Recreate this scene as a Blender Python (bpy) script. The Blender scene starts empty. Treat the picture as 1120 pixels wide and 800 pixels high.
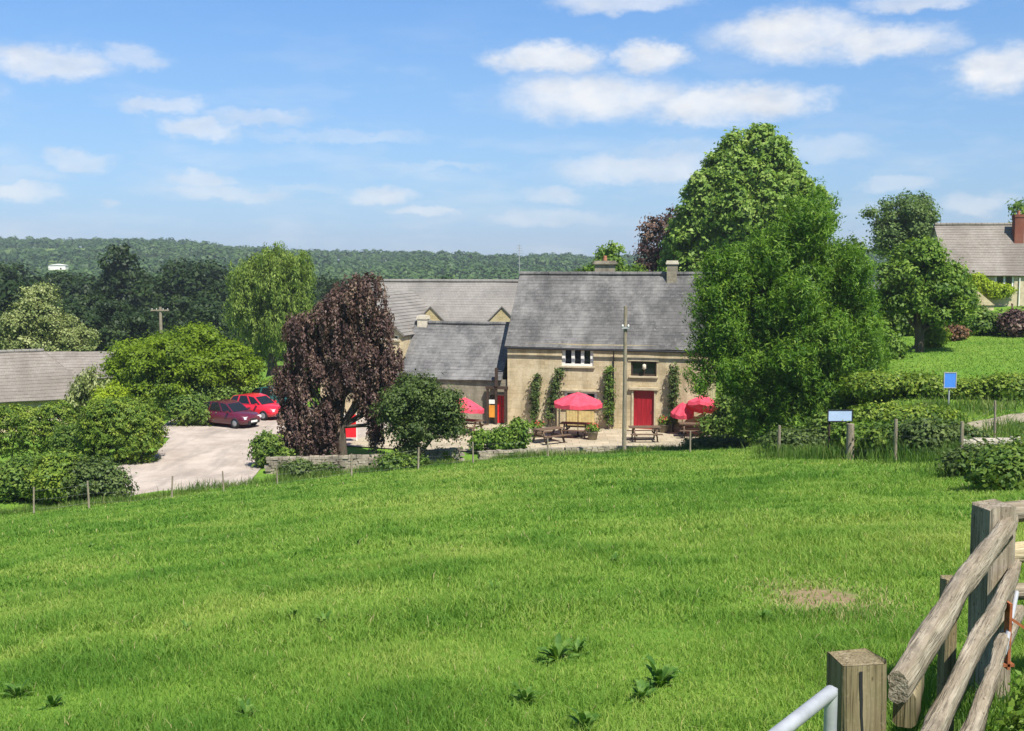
import bpy, math, random
import numpy as np
from mathutils import Vector, Matrix

R = math.radians
SC = bpy.context.scene
COL = SC.collection
ZC = 9.5                      # eye height above the patio of the inn
PITCH = math.atan(110 / 1200.0)
FPX = 1200.0
SUN_EL, SUN_AZ = R(56), R(150)    # azimuth clockwise from +Y (ahead): behind the viewer, to the right

# ------------------------------------------------------------------ camera geometry (photo pixels of 1120 x 800)
def ray(px, py):
    a, b = (px - 560) / FPX, (400 - py) / FPX
    c, s = math.cos(PITCH), math.sin(PITCH)
    return Vector((a, c + b * s, -s + b * c))

def at(px, py, Y):
    d = ray(px, py)
    return Vector((0, 0, ZC)) + d * (Y / d.y)

def hitz(px, py, Z=0.0):
    d = ray(px, py)
    return Vector((0, 0, ZC)) + d * ((Z - ZC) / d.z)

# ------------------------------------------------------------------ noise
_lat = np.random.RandomState(5).rand(256, 256)
def vnoise(x, y, s=1.0, k=0):
    x = np.asarray(x, float) / s + 37.1 * k + 1000; y = np.asarray(y, float) / s + 11.7 * k + 1000
    xi = np.floor(x).astype(int); yi = np.floor(y).astype(int)
    fx = x - xi; fy = y - yi
    fx = fx * fx * (3 - 2 * fx); fy = fy * fy * (3 - 2 * fy)
    a = _lat[xi % 256, yi % 256]; b = _lat[(xi + 1) % 256, yi % 256]
    c = _lat[xi % 256, (yi + 1) % 256]; d = _lat[(xi + 1) % 256, (yi + 1) % 256]
    return (a * (1 - fx) + b * fx) * (1 - fy) + (c * (1 - fx) + d * fx) * fy

def sstep(a, b, x):
    t = np.clip((np.asarray(x, float) - a) / (b - a), 0, 1)
    return t * t * (3 - 2 * t)

# ------------------------------------------------------------------ terrain height
def field_plane(x, y):
    bx = np.where(x < 0, 0.073 * x - 0.027 * (np.sqrt(x * x + 4) - 2), 0.073 * x - 0.027 * (np.sqrt(x * x + 4) - 2))
    bx = np.clip(bx, -3.5, 2.5)
    return ZC - 2.3 + bx - 0.148 * (np.clip(y, -60, 75) - 5)

def hill(x, y):
    az = np.degrees(np.arctan2(x, np.maximum(y, 1)))
    top = np.interp(az, [-40, -25, -18, -12, -5, 0, 5, 15, 30, 45], [27, 26, 27, 17, 12, 10, 9, 13, 16, 18])
    z = -6 + (top + 6) * sstep(420, 1080, y) + 3.0 * (vnoise(x, y, 170, 3) - .5) * sstep(450, 700, y)
    return z - 30 * sstep(1150, 1600, y)

def H(x, y):
    x = np.asarray(x, float); y = np.asarray(y, float)
    F = field_plane(x, y)
    k = 0.15
    low = 0.5 * (F + np.sqrt(F * F + k * k))                # smooth max(F, 0)
    low = low * (1 - sstep(50.5, 54.0, y)) 
    low = low - 1.6 * sstep(20, 27, -x) * sstep(50, 60, y)
    yy = [-60, 25, 29, 38, 42, 50, 65, 85, 120, 200]
    Rk = np.interp(y, yy, [0, 4.55, 4.2, 4.1, 3.95, 4.35, 4.55, 5.5, 6.5, 4.0]) + 0.03 * (np.clip(x, 10, 60) - 14)
    wl = np.interp(y, [28, 45, 52, 90], [10.5, 11.5, 14.0, 10.0]); wr = np.interp(y, [28, 45, 52, 90], [14.5, 16.5, 19.0, 22.0])
    t = np.clip((x - wl) / (wr - wl), 0, 1); w = t * t * (3 - 2 * t) * sstep(24, 31, y)
    near = low * (1 - w) + Rk * w
    near = np.where(y < 24, F, near)
    far = hill(x, y)
    wf = sstep(85, 190, y)
    z = near * (1 - wf) + far * wf
    bump = (vnoise(x, y, 2.3, 1) - .5) * 0.10 + (vnoise(x, y, 0.7, 2) - .5) * 0.04
    flat = sstep(44.5, 47, y) * (1 - sstep(70, 80, y)) * (x < 13)
    return z + bump * (1 - flat)

def h(x, y):
    return float(H(x, y))

# ------------------------------------------------------------------ properties
def tag(o, label=None, cat=None, group=None, kind=None):
    if label: o['label'] = label
    if cat: o['category'] = cat
    if group: o['group'] = group
    if kind: o['kind'] = kind
    return o

def thing(name, label, cat, loc=(0, 0, 0), rz=0.0, group=None):
    o = bpy.data.objects.new(name, None); COL.objects.link(o)
    o.empty_display_size = 0.3
    o.location = loc; o.rotation_euler = (0, 0, rz)
    return tag(o, label, cat, group)

def copy_tree(o, parent=None):
    c = o.copy(); COL.objects.link(c)
    if parent is not None:
        c.parent = parent
    for ch in [q for q in bpy.data.objects if q.parent == o]:
        copy_tree(ch, c)
    return c

# ------------------------------------------------------------------ mesh collector
class MB:
    def __init__(s):
        s.v = []; s.f = []; s.sm = []
    def add(s, vs, fs, smooth=False):
        b = len(s.v)
        s.v += [tuple(p) for p in vs]
        s.f += [tuple(b + i for i in f) for f in fs]
        s.sm += [smooth] * len(fs)
        return s
    def box(s, c, d, rz=0.0, M=None, taper=1.0):
        x, y, z = d[0] / 2, d[1] / 2, d[2] / 2
        vs = [Vector((sx * x * (taper if sz > 0 else 1), sy * y * (taper if sz > 0 else 1), sz * z)) for sz in (-1, 1) for sx, sy in ((-1, -1), (1, -1), (1, 1), (-1, 1))]
        m = Matrix.Translation(Vector(c)) @ (M if M is not None else Matrix.Rotation(rz, 4, 'Z'))
        vs = [m @ p for p in vs]
        return s.add(vs, [(3, 2, 1, 0), (4, 5, 6, 7), (0, 1, 5, 4), (1, 2, 6, 5), (2, 3, 7, 6), (3, 0, 4, 7)])
    def tube(s, pts, rad, n=8, caps=True, smooth=True, jitter=0.0, seed=1, flat=1.0):
        pts = [Vector(p) for p in pts]
        if not hasattr(rad, '__len__'): rad = [rad] * len(pts)
        rnd = random.Random(seed)
        rings = []
        up = None
        for i, p in enumerate(pts):
            d = (pts[min(i + 1, len(pts) - 1)] - pts[max(i - 1, 0)]).normalized()
            if up is None:
                up = Vector((0, 0, 1)) if abs(d.z) < .9 else Vector((0, 1, 0))
            a = d.cross(up).normalized(); b = a.cross(d).normalized(); up = b
            rings.append([p + (a * math.cos(2 * math.pi * k / n) + b * math.sin(2 * math.pi * k / n) * flat) * rad[i] * (1 + rnd.uniform(-jitter, jitter)) for k in range(n)])
        vs = [q for r in rings for q in r]
        fs = []
        for i in range(len(pts) - 1):
            for k in range(n):
                k2 = (k + 1) % n
                fs.append((i * n + k, (i + 1) * n + k, (i + 1) * n + k2, i * n + k2))
        s.add(vs, fs, smooth)
        if caps:
            s.add(rings[0], [tuple(range(n))]); s.add(rings[-1], [tuple(reversed(range(n)))])
        return s
    def lathe(s, prof, n=16, c=(0, 0, 0), M=None, smooth=True):
        m = Matrix.Translation(Vector(c)) @ (M if M is not None else Matrix.Identity(4))
        vs = [m @ Vector((r * math.cos(2 * math.pi * k / n), r * math.sin(2 * math.pi * k / n), z)) for r, z in prof for k in range(n)]
        fs = [(i * n + k, i * n + (k + 1) % n, (i + 1) * n + (k + 1) % n, (i + 1) * n + k) for i in range(len(prof) - 1) for k in range(n)]
        return s.add(vs, fs, smooth)
    def quad(s, a, b, c, d):
        return s.add([a, b, c, d], [(0, 1, 2, 3)])
    def prism(s, poly, v0, v1):       # polygon in (u, z) extruded along v
        n = len(poly)
        vs = [(u, v0, z) for u, z in poly] + [(u, v1, z) for u, z in poly]
        fs = [tuple(range(n)), tuple(reversed(range(n, 2 * n)))] + [(i, n + i, n + (i + 1) % n, (i + 1) % n) for i in range(n)]
        return s.add(vs, fs)
    def build(s, name, mat, parent=None, loc=None, rz=None):
        me = bpy.data.meshes.new(name)
        me.from_pydata(s.v, [], s.f)
        me.polygons.foreach_set('use_smooth', s.sm)
        me.update()
        o = bpy.data.objects.new(name, me); COL.objects.link(o)
        if mat: me.materials.append(mat)
        if parent is not None: o.parent = parent
        if loc is not None: o.location = loc
        if rz is not None: o.rotation_euler = (0, 0, rz)
        return o

def np_mesh(name, V, Fidx, mat, tint=None, smooth=False):
    """V (n,3); Fidx list of (k, m) int arrays."""
    me = bpy.data.meshes.new(name)
    me.vertices.add(len(V)); me.vertices.foreach_set('co', V.astype(np.float32).ravel())
    loops = np.concatenate([f.ravel() for f in Fidx]).astype(np.int32)
    tot = np.concatenate([np.full(len(f), f.shape[1], np.int32) for f in Fidx])
    start = np.concatenate([[0], np.cumsum(tot)[:-1]]).astype(np.int32)
    me.loops.add(len(loops)); me.loops.foreach_set('vertex_index', loops)
    me.polygons.add(len(tot)); me.polygons.foreach_set('loop_start', start)
    if smooth: me.polygons.foreach_set('use_smooth', np.ones(len(tot), bool))
    if tint is not None:
        a = me.attributes.new('tint', 'FLOAT', 'FACE'); a.data.foreach_set('value', tint.astype(np.float32))
    me.update(calc_edges=True)
    if mat: me.materials.append(mat)
    o = bpy.data.objects.new(name, me); COL.objects.link(o)
    return o

# ------------------------------------------------------------------ materials
class NT:
    def __init__(s, name):
        s.m = bpy.data.materials.new(name); s.m.use_nodes = True
        s.t = s.m.node_tree; s.t.nodes.clear()
        s.out = s.t.nodes.new('ShaderNodeOutputMaterial')
    def n(s, typ, **kw):
        nd = s.t.nodes.new(typ)
        for k, v in kw.items():
            if k.startswith('i_'):
                key = k[2:]
                key = int(key) if key.isdigit() else key.replace('_', ' ')
                tgt = nd.inputs[key]
                if hasattr(v, 'is_linked') or isinstance(v, bpy.types.NodeSocket): s.t.links.new(v, tgt)
                else: tgt.default_value = v
            else: setattr(nd, k, v)
        return nd
    def link(s, a, b): s.t.links.new(a, b)
    def pos(s, scale=(1, 1, 1), obj=True):
        tc = s.n('ShaderNodeTexCoord')
        src = tc.outputs['Object']
        if not obj:
            src = s.n('ShaderNodeNewGeometry').outputs['Position']
        mp = s.n('ShaderNodeMapping'); mp.inputs['Scale'].default_value = scale
        s.link(src, mp.inputs['Vector'])
        return mp.outputs['Vector']
    def noise(s, vec, scale, detail=4, rough=.55):
        nd = s.n('ShaderNodeTexNoise'); s.link(vec, nd.inputs['Vector'])
        nd.inputs['Scale'].default_value = scale; nd.inputs['Detail'].default_value = detail; nd.inputs['Roughness'].default_value = rough
        return nd.outputs['Fac']
    def ramp(s, fac, stops):
        nd = s.n('ShaderNodeValToRGB'); s.link(fac, nd.inputs['Fac'])
        e = nd.color_ramp.elements
        while len(e) < len(stops): e.new(.5)
        for el, (p, c) in zip(e, stops):
            el.position = p; el.color = (c[0], c[1], c[2], 1) if hasattr(c, '__len__') else (c, c, c, 1)
        return nd.outputs['Color']
    def mix(s, fac, a, b, mode='MIX'):
        nd = s.n('ShaderNodeMix'); nd.data_type = 'RGBA'; nd.blend_type = mode
        for v, key in ((fac, 0), (a, 6), (b, 7)):
            if isinstance(v, bpy.types.NodeSocket): s.link(v, nd.inputs[key])
            elif key == 0: nd.inputs[0].default_value = v
            else: nd.inputs[key].default_value = (v[0], v[1], v[2], 1)
        return nd.outputs[2]
    def bump(s, hgt, strength=.3, dist=.02):
        b = s.n('ShaderNodeBump'); b.inputs['Strength'].default_value = strength; b.inputs['Distance'].default_value = dist
        s.link(hgt, b.inputs['Height']); return b.outputs['Normal']
    def principled(s, col, rough=.8, spec=.3, normal=None, metal=0.0):
        p = s.n('ShaderNodeBsdfPrincipled')
        if isinstance(col, bpy.types.NodeSocket): s.link(col, p.inputs['Base Color'])
        else: p.inputs['Base Color'].default_value = (col[0], col[1], col[2], 1)
        if isinstance(rough, bpy.types.NodeSocket): s.link(rough, p.inputs['Roughness'])
        else: p.inputs['Roughness'].default_value = rough
        p.inputs['Specular IOR Level'].default_value = spec
        p.inputs['Metallic'].default_value = metal
        if normal is not None: s.link(normal, p.inputs['Normal'])
        return p.outputs[0]
    def done(s, sh):
        s.link(sh, s.out.inputs['Surface']); return s.m

def foliage_mat(name, c0, c1, c2=None, trans=.35, tcol=1.25, rough=.55, spec=.25, c3=None):
    m = NT(name)
    a = m.n('ShaderNodeAttribute', attribute_name='tint').outputs['Fac']
    stops = [(0, c0), (1, c1)] if c2 is None else [(0, c0), (.55, c1), (1, c2)] if c3 is None else [(0, c0), (.5, c1), (.9, c2), (.98, c3)]
    col = m.ramp(a, stops)
    p = m.principled(col, rough, spec)
    tr = m.n('ShaderNodeBsdfTranslucent')
    tint = m.mix(1.0, col, (tcol, tcol * 1.05, tcol * .55), 'MULTIPLY')
    m.link(tint, tr.inputs['Color'])
    mx = m.n('ShaderNodeMixShader'); mx.inputs[0].default_value = trans
    m.link(p, mx.inputs[1]); m.link(tr.outputs[0], mx.inputs[2])
    return m.done(mx.outputs[0])

def plain(name, c, rough=.6, spec=.35, var=.15, scale=6, metal=0.0):
    m = NT(name)
    f = m.noise(m.pos(), scale, 4)
    col = m.ramp(f, [(.3, [q * (1 - var) for q in c]), (.7, [q * (1 + var) for q in c])])
    return m.done(m.principled(col, rough, spec, metal=metal))

def wood_mat(name, c0, c1, c2, axis=0, moss=None):
    m = NT(name)
    sc = [22, 22, 22]; sc[axis] = 1.6
    f = m.noise(m.pos(tuple(sc)), 1.0, 6, .6)
    col = m.ramp(f, [(.28, c0), (.5, c1), (.72, c2)])
    sc2 = [90, 90, 90]; sc2[axis] = 3.0
    f2 = m.noise(m.pos(tuple(sc2)), 1.0, 3, .6)
    col = m.mix(m.ramp(f2, [(.33, .7), (.46, 0)]), col, [q * .35 for q in c0])
    vk = m.n('ShaderNodeTexVoronoi'); sk = [7, 7, 7]; sk[axis] = 3.2; m.link(m.pos(tuple(sk)), vk.inputs['Vector'])
    col = m.mix(m.ramp(vk.outputs['Distance'], [(.06, .8), (.17, 0)]), col, [q * .4 for q in c0])      # knots
    fl = m.noise(m.pos(), 60, 4)
    col = m.mix(m.ramp(fl, [(.56, 0), (.72, .35)]), col, [min(1, q * 1.25) for q in c2])                 # lichen flecks
    f3 = m.noise(m.pos(), 7, 3)
    col = m.mix(m.ramp(f3, [(.5, 0), (.72, .55)]), col, moss or [q * .6 for q in c1])
    return m.done(m.principled(col, .85, .2, m.bump(f2, .9, .012)))

def stone_mat(name, c0, c1, c2, course=.2):
    m = NT(name)
    v = m.pos()
    sx = m.n('ShaderNodeSeparateXYZ'); m.link(v, sx.inputs[0])
    sm = m.n('ShaderNodeMath', operation='ADD'); m.link(sx.outputs[0], sm.inputs[0]); m.link(sx.outputs[1], sm.inputs[1])
    cb = m.n('ShaderNodeCombineXYZ'); m.link(sm.outputs[0], cb.inputs[0]); m.link(sx.outputs[2], cb.inputs[1])
    nz = m.n('ShaderNodeTexNoise'); m.link(v, nz.inputs['Vector']); nz.inputs['Scale'].default_value = 1.6
    ad = m.n('ShaderNodeVectorMath', operation='MULTIPLY_ADD'); m.link(nz.outputs['Color'], ad.inputs[0]); ad.inputs[1].default_value = (.14, .10, 0); m.link(cb.outputs[0], ad.inputs[2])
    br = m.n('ShaderNodeTexBrick'); m.link(ad.outputs[0], br.inputs['Vector'])
    br.inputs['Scale'].default_value = 1.0; br.inputs['Brick Width'].default_value = course * 2.1; br.inputs['Row Height'].default_value = course
    br.inputs['Mortar Size'].default_value = .012; br.inputs['Mortar Smooth'].default_value = .4; br.inputs['Bias'].default_value = -.1
    br.offset_frequency = 2; br.squash = 1.4; br.squash_frequency = 3
    br.inputs['Color1'].default_value = (*c0, 1); br.inputs['Color2'].default_value = (*c1, 1); br.inputs['Mortar'].default_value = (*[q * .6 for q in c0], 1)
    f = m.noise(v, .8, 5, .6)
    col = m.mix(m.ramp(f, [(.42, 0), (.62, .75)]), br.outputs['Color'], c2)
    f2 = m.noise(v, 9, 4)
    col = m.mix(.35, col, m.ramp(f2, [(.3, .35), (.7, 1.0)]), 'MULTIPLY')
    f3 = m.noise(m.pos((1.5, 1.5, .25)), 1.2, 4)                  # damp streaks
    col = m.mix(m.ramp(f3, [(.50, 0), (.68, .6)]), col, [q * .45 for q in c0])
    return m.done(m.principled(col, .9, .15, m.bump(br.outputs['Fac'], -.35, .02)))

def slate_mat(name, c0, c1, lich, course=.25, lamt=.5):
    m = NT(name)
    v = m.pos()
    sx = m.n('ShaderNodeSeparateXYZ'); m.link(v, sx.inputs[0])
    cb = m.n('ShaderNodeCombineXYZ'); m.link(sx.outputs[0], cb.inputs[0])
    mz = m.n('ShaderNodeMath', operation='MULTIPLY'); m.link(sx.outputs[2], mz.inputs[0]); mz.inputs[1].default_value = 1.35
    m.link(mz.outputs[0], cb.inputs[1])
    br = m.n('ShaderNodeTexBrick'); m.link(cb.outputs[0], br.inputs['Vector'])
    br.inputs['Scale'].default_value = 1; br.inputs['Brick Width'].default_value = course * 1.1; br.inputs['Row Height'].default_value = course
    br.inputs['Mortar Size'].default_value = .01
    br.inputs['Color1'].default_value = (*c0, 1); br.inputs['Color2'].default_value = (*c1, 1); br.inputs['Mortar'].default_value = (*[q * .75 for q in c0], 1)
    f = m.noise(m.pos((1.0, 1.0, .22)), .8, 6, .68)               # weather streaks down the slope
    col = m.mix(m.ramp(f, [(.42, 0), (.60, lamt)]), br.outputs['Color'], lich)
    f1 = m.noise(m.pos((1.0, 1.0, .5)), .35, 5, .6)
    col = m.mix(m.ramp(f1, [(.42, 0), (.62, .55)]), col, [q * .62 for q in c0])
    f2 = m.noise(v, 4.5, 5, .7)
    col = m.mix(m.ramp(f2, [(.56, 0), (.72, lamt)]), col, lich)
    return m.done(m.principled(col, .9, .12, m.bump(br.outputs['Fac'], -.3, .015)))

MT = {}
def build_materials():
    # ---- ground
    m = NT('ground_soil_and_turf')
    P = m.pos(obj=False)
    sx = m.n('ShaderNodeSeparateXYZ'); m.link(P, sx.inputs[0])
    f = m.noise(P, .35, 5, .6); f2 = m.noise(P, 3.0, 5, .65)
    g = m.ramp(f, [(.35, (.10, .20, .022)), (.65, (.165, .27, .035))])
    g = m.mix(m.ramp(f2, [(.35, .5), (.65, 0)]), g, (.045, .11, .012))
    bare = hit_ground(898, 656)
    vd = m.n('ShaderNodeVectorMath', operation='SUBTRACT'); m.link(P, vd.inputs[0]); vd.inputs[1].default_value = bare
    vs = m.n('ShaderNodeVectorMath', operation='MULTIPLY'); m.link(vd.outputs[0], vs.inputs[0]); vs.inputs[1].default_value = (2.6, 1.35, 0)
    vl = m.n('ShaderNodeVectorMath', operation='LENGTH'); m.link(vs.outputs[0], vl.inputs[0])
    nn = m.noise(P, 4, 4)
    su = m.n('ShaderNodeMath', operation='MULTIPLY_ADD'); m.link(nn, su.inputs[0]); su.inputs[1].default_value = 1.3; m.link(vl.outputs['Value'], su.inputs[2])
    earth = m.ramp(m.noise(P, 22, 4), [(.3, (.17, .12, .065)), (.7, (.30, .225, .13))])
    g = m.mix(m.ramp(su.outputs[0], [(1.15, 1), (1.6, 0)]), g, earth) if False else m.mix(m.ramp(m.n('ShaderNodeMath', operation='MULTIPLY', i_0=su.outputs[0], i_1=.5).outputs[0], [(.6, 1), (.95, 0)]), g, earth)
    # far pasture and woodland floor
    far = m.ramp(m.noise(P, .006, 3), [(.42, (.05, .085, .02)), (.6, (.15, .22, .05))])
    ff = m.n('ShaderNodeMapRange', i_Value=sx.outputs[1]); ff.inputs[1].default_value = 130; ff.inputs[2].default_value = 300
    g = m.mix(ff.outputs[0], g, far)
    MT['ground'] = m.done(m.principled(g, .95, .1, m.bump(f2, .5, .05)))
    # ---- gravel
    m = NT('car_park_gravel'); P = m.pos()
    c = m.ramp(m.noise(P, .5, 5, .6), [(.35, (.335, .28, .235)), (.65, (.47, .40, .34))])
    c = m.mix(m.ramp(m.noise(m.pos((1.6, .35, 1)), .8, 5, .65), [(.48, 0), (.66, .55)]), c, (.235, .205, .175))
    c = m.mix(.5, c, m.ramp(m.noise(P, 30, 3), [(.3, .6), (.7, 1.1)]), 'MULTIPLY')
    MT['gravel'] = m.done(m.principled(c, .95, .1, m.bump(m.noise(P, 40, 3), .4, .02)))
    m = NT('patio_flags'); P = m.pos()
    br = m.n('ShaderNodeTexBrick'); m.link(P, br.inputs['Vector']); br.inputs['Scale'].default_value = 1.0
    br.inputs['Brick Width'].default_value = .8; br.inputs['Row Height'].default_value = .6; br.inputs['Mortar Size'].default_value = .015
    br.inputs['Color1'].default_value = (.44, .37, .26, 1); br.inputs['Color2'].default_value = (.34, .29, .21, 1); br.inputs['Mortar'].default_value = (.18, .16, .11, 1)
    c = m.mix(m.ramp(m.noise(P, .9, 5), [(.45, 0), (.65, .6)]), br.outputs['Color'], (.22, .19, .13))
    MT['patio'] = m.done(m.principled(c, .9, .15))
    MT['track'] = plain('dirt_track_earth', (.28, .24, .17), .95, .1, .25, 3)
    # ---- grass, foliage
    MT['grass'] = foliage_mat('meadow_grass', (.102, .22, .030), (.195, .32, .052), (.33, .40, .095), .46, 1.15, .6, .12, (.46, .40, .20))
    MT['tall_grass'] = foliage_mat('tall_verge_grass', (.05, .12, .015), (.13, .21, .035), (.30, .30, .12), .4, 1.2, .55, .2)
    MT['dock'] = foliage_mat('dock_leaves', (.05, .125, .02), (.10, .20, .034), (.17, .27, .055), .35, 1.2, .6, .2)
    MT['conifer'] = foliage_mat('bright_feathery_foliage', (.046, .115, .010), (.10, .205, .016), (.195, .30, .034), .38, 1.3)
    MT['chestnut'] = foliage_mat('chestnut_foliage', (.075, .15, .02), (.165, .265, .034), (.29, .375, .09), .3, 1.2)
    MT['purple'] = foliage_mat('purple_beech_foliage', (.052, .030, .028), (.118, .068, .058), (.22, .148, .106), .25, 1.0)
    MT['green'] = foliage_mat('mid_green_foliage', (.055, .12, .014), (.12, .21, .024), (.20, .29, .04), .35, 1.25)
    MT['olive'] = foliage_mat('olive_green_foliage', (.038, .07, .016), (.08, .125, .028), (.15, .195, .055), .3, 1.2)
    MT['lime'] = foliage_mat('yellow_green_foliage', (.075, .13, .008), (.15, .23, .012), (.23, .31, .02), .4, 1.3)
    MT['willow'] = foliage_mat('willow_foliage', (.10, .16, .025), (.18, .26, .045), (.27, .34, .075), .38, 1.2)
    MT['silver'] = foliage_mat('grey_green_foliage', (.11, .15, .04), (.23, .27, .085), (.38, .41, .18), .3, 1.1)
    MT['hedge'] = foliage_mat('hedge_foliage', (.05, .105, .015), (.105, .175, .026), (.19, .26, .04), .3, 1.25)
    MT['fresh_hedge'] = foliage_mat('fresh_hedge_foliage', (.06, .12, .014), (.135, .21, .022), (.26, .32, .04), .32, 1.25)
    MT['redleaf'] = foliage_mat('reddish_shrub_foliage', (.07, .05, .02), (.16, .09, .045), (.28, .13, .07), .3, 1.1)
    MT['yellow_hedge'] = foliage_mat('yellow_green_hedge_foliage', (.08, .14, .012), (.165, .245, .02), (.30, .36, .035), .35, 1.25)
    MT['silverleaf'] = foliage_mat('soft_grey_green_birch', (.065, .12, .03), (.125, .195, .05), (.20, .27, .085), .38, 1.15)
    MT['golden'] = foliage_mat('golden_green_climber', (.16, .23, .01), (.27, .36, .015), (.38, .46, .03), .4, 1.25)
    MT['wood'] = foliage_mat('cloud_shaded_woodland_foliage', (.014, .03, .008), (.026, .052, .012), (.05, .08, .018), .25, 1.1)  # cloud shadow over the wood is put into this leaf colour
    MT['hillwood'] = foliage_mat('hill_woodland_foliage', (.03, .068, .018), (.055, .105, .024), (.10, .16, .035), .25, 1.1)
    MT['flower'] = plain('buttercup_yellow', (.75, .55, .02), .5, .3, .1)
    MT['redflower'] = plain('red_petals', (.55, .05, .06), .5, .3, .2)
    m = NT('tree_bark'); f = m.noise(m.pos((6, 6, 1.2)), 1.0, 6, .65)
    c = m.ramp(f, [(.3, (.035, .027, .02)), (.7, (.13, .105, .08))])
    MT['bark'] = m.done(m.principled(c, .95, .1, m.bump(f, .8, .03)))
    # ---- timber
    MT['fence_wood'] = wood_mat('weathered_fence_rail', (.14, .112, .076), (.25, .208, .148), (.40, .35, .268), 0)
    MT['post_wood'] = wood_mat('weathered_fence_post', (.13, .10, .052), (.20, .16, .088), (.28, .23, .14), 2, (.11, .105, .045))
    MT['grey_post'] = wood_mat('silver_grey_post', (.14, .112, .076), (.25, .208, .148), (.40, .35, .268), 2)
    MT['fresh_wood'] = wood_mat('pale_sawn_rail', (.36, .29, .16), (.46, .38, .23), (.55, .47, .32), 0)
    MT['pole_wood'] = wood_mat('grey_pole_timber', (.17, .14, .10), (.25, .21, .15), (.33, .29, .22), 2)
    MT['table_wood'] = plain('picnic_table_timber', (.12, .08, .052), .8, .2, .3, 8)
    MT['dark_wood'] = plain('dark_stained_timber', (.05, .032, .022), .7, .3, .25, 8)
    MT['panel_wood'] = plain('pale_yellow_board', (.50, .38, .16), .8, .2, .2, 5)
    # ---- metal, paint
    m = NT('galvanised_steel'); f = m.noise(m.pos(), 14, 4)
    MT['galv'] = m.done(m.principled(m.ramp(f, [(.3, (.30, .31, .32)), (.7, (.44, .45, .46))]), .55, .5, metal=.35))
    MT['rust'] = plain('rusty_iron', (.30, .10, .04), .9, .2, .4, 20)
    MT['wire'] = plain('fence_wire', (.25, .25, .24), .5, .5, .1, 6, .8)
    m = NT('red_door_paint'); f = m.noise(m.pos((9, 9, .8)), 1.0, 4)
    MT['red'] = m.done(m.principled(m.ramp(f, [(.3, (.19, .006, .012)), (.7, (.36, .012, .022))]), .4, .4))
    MT['brightred'] = plain('bright_red_paint', (.66, .02, .03), .4, .4, .12, 5)
    MT['orange'] = plain('orange_notice_board', (.62, .25, .03), .6, .3, .15, 5)
    MT['white'] = plain('white_paint', (.72, .70, .64), .6, .3, .08, 5)
    MT['cream'] = plain('cream_stone_dressing', (.55, .49, .38), .85, .15, .15, 5)
    MT['dressing'] = plain('weathered_stone_dressing', (.44, .375, .255), .9, .15, .2, 4)
    MT['black'] = plain('black_paint', (.02, .02, .022), .5, .4, .2, 5)
    MT['bluesign'] = plain('blue_sign_face', (.06, .21, .62), .45, .4, .08, 5)
    MT['palesign'] = plain('pale_blue_white_sign', (.36, .46, .62), .5, .4, .06, 5)
    MT['glass'] = NT('dark_window_glass'); MT['glass'] = MT['glass'].done(MT['glass'].principled((.012, .014, .016), .06, .5))
    MT['redbrick'] = stone_mat('red_chimney_brick', (.25, .085, .055), (.19, .065, .045), (.22, .10, .07), .085)
    MT['terracotta'] = plain('terracotta_pot', (.36, .15, .09), .85, .2, .2, 8)
    # ---- canvas
    m = NT('parasol_canvas'); f = m.noise(m.pos(), 5, 3)
    col = m.ramp(f, [(.3, (.68, .075, .12)), (.7, (.80, .11, .17))])
    p = m.principled(col, .85, .15); tr = m.n('ShaderNodeBsdfTranslucent'); m.link(col, tr.inputs['Color'])
    mx = m.n('ShaderNodeMixShader'); mx.inputs[0].default_value = .3; m.link(p, mx.inputs[1]); m.link(tr.outputs[0], mx.inputs[2])
    MT['canvas'] = m.done(mx.outputs[0])
    # ---- stone and slate
    MT['stone'] = stone_mat('honey_rubble_stone', (.58, .465, .28), (.40, .315, .185), (.64, .54, .36), .22)
    MT['stone_grey'] = stone_mat('grey_rubble_stone', (.30, .26, .19), (.20, .175, .125), (.36, .32, .24), .17)
    MT['stone_yellow'] = stone_mat('yellow_gable_stone', (.55, .45, .23), (.42, .33, .16), (.58, .50, .29), .18)
    MT['slate'] = slate_mat('grey_stone_slates', (.088, .085, .082), (.125, .12, .115), (.27, .258, .24), .24, .5)
    MT['slate_dark'] = slate_mat('blue_grey_slates', (.098, .096, .094), (.14, .137, .133), (.28, .27, .255), .24, .5)
    MT['slate_tan'] = slate_mat('tan_grey_roof_tiles', (.20, .185, .165), (.235, .218, .195), (.28, .262, .235), .2, .3)
    MT['slate_brown'] = slate_mat('brown_grey_roof_tiles', (.19, .165, .14), (.235, .205, .175), (.29, .265, .235), .2, .35)
    MT['drystone'] = plain('drystone_blocks', (.23, .20, .15), .9, .15, .6, 2.2)
    MT['tyre'] = plain('tyre_rubber', (.02, .02, .02), .85, .2, .2, 10)
    MT['alloy'] = plain('wheel_alloy', (.45, .46, .48), .35, .5, .1, 10, .7)
    for nm, c in (('car_red', (.62, .012, .03)), ('car_maroon', (.095, .006, .02)), ('car_teal', (.02, .09, .085))):
        q = NT(nm + '_paint'); p = q.n('ShaderNodeBsdfPrincipled')
        f = q.noise(q.pos(), 2.5, 3)
        q.link(q.ramp(f, [(.3, [k * .92 for k in c]), (.7, c)]), p.inputs['Base Color'])
        p.inputs['Roughness'].default_value = .35; p.inputs['Coat Weight'].default_value = .8; p.inputs['Coat Roughness'].default_value = .06
        MT[nm] = q.done(p.outputs[0])
    MT['lamp'] = plain('headlamp_lens', (.75, .76, .78), .15, .6, .05)
    MT['tail'] = plain('tail_lamp_lens', (.35, .01, .01), .2, .6, .05)

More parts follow.
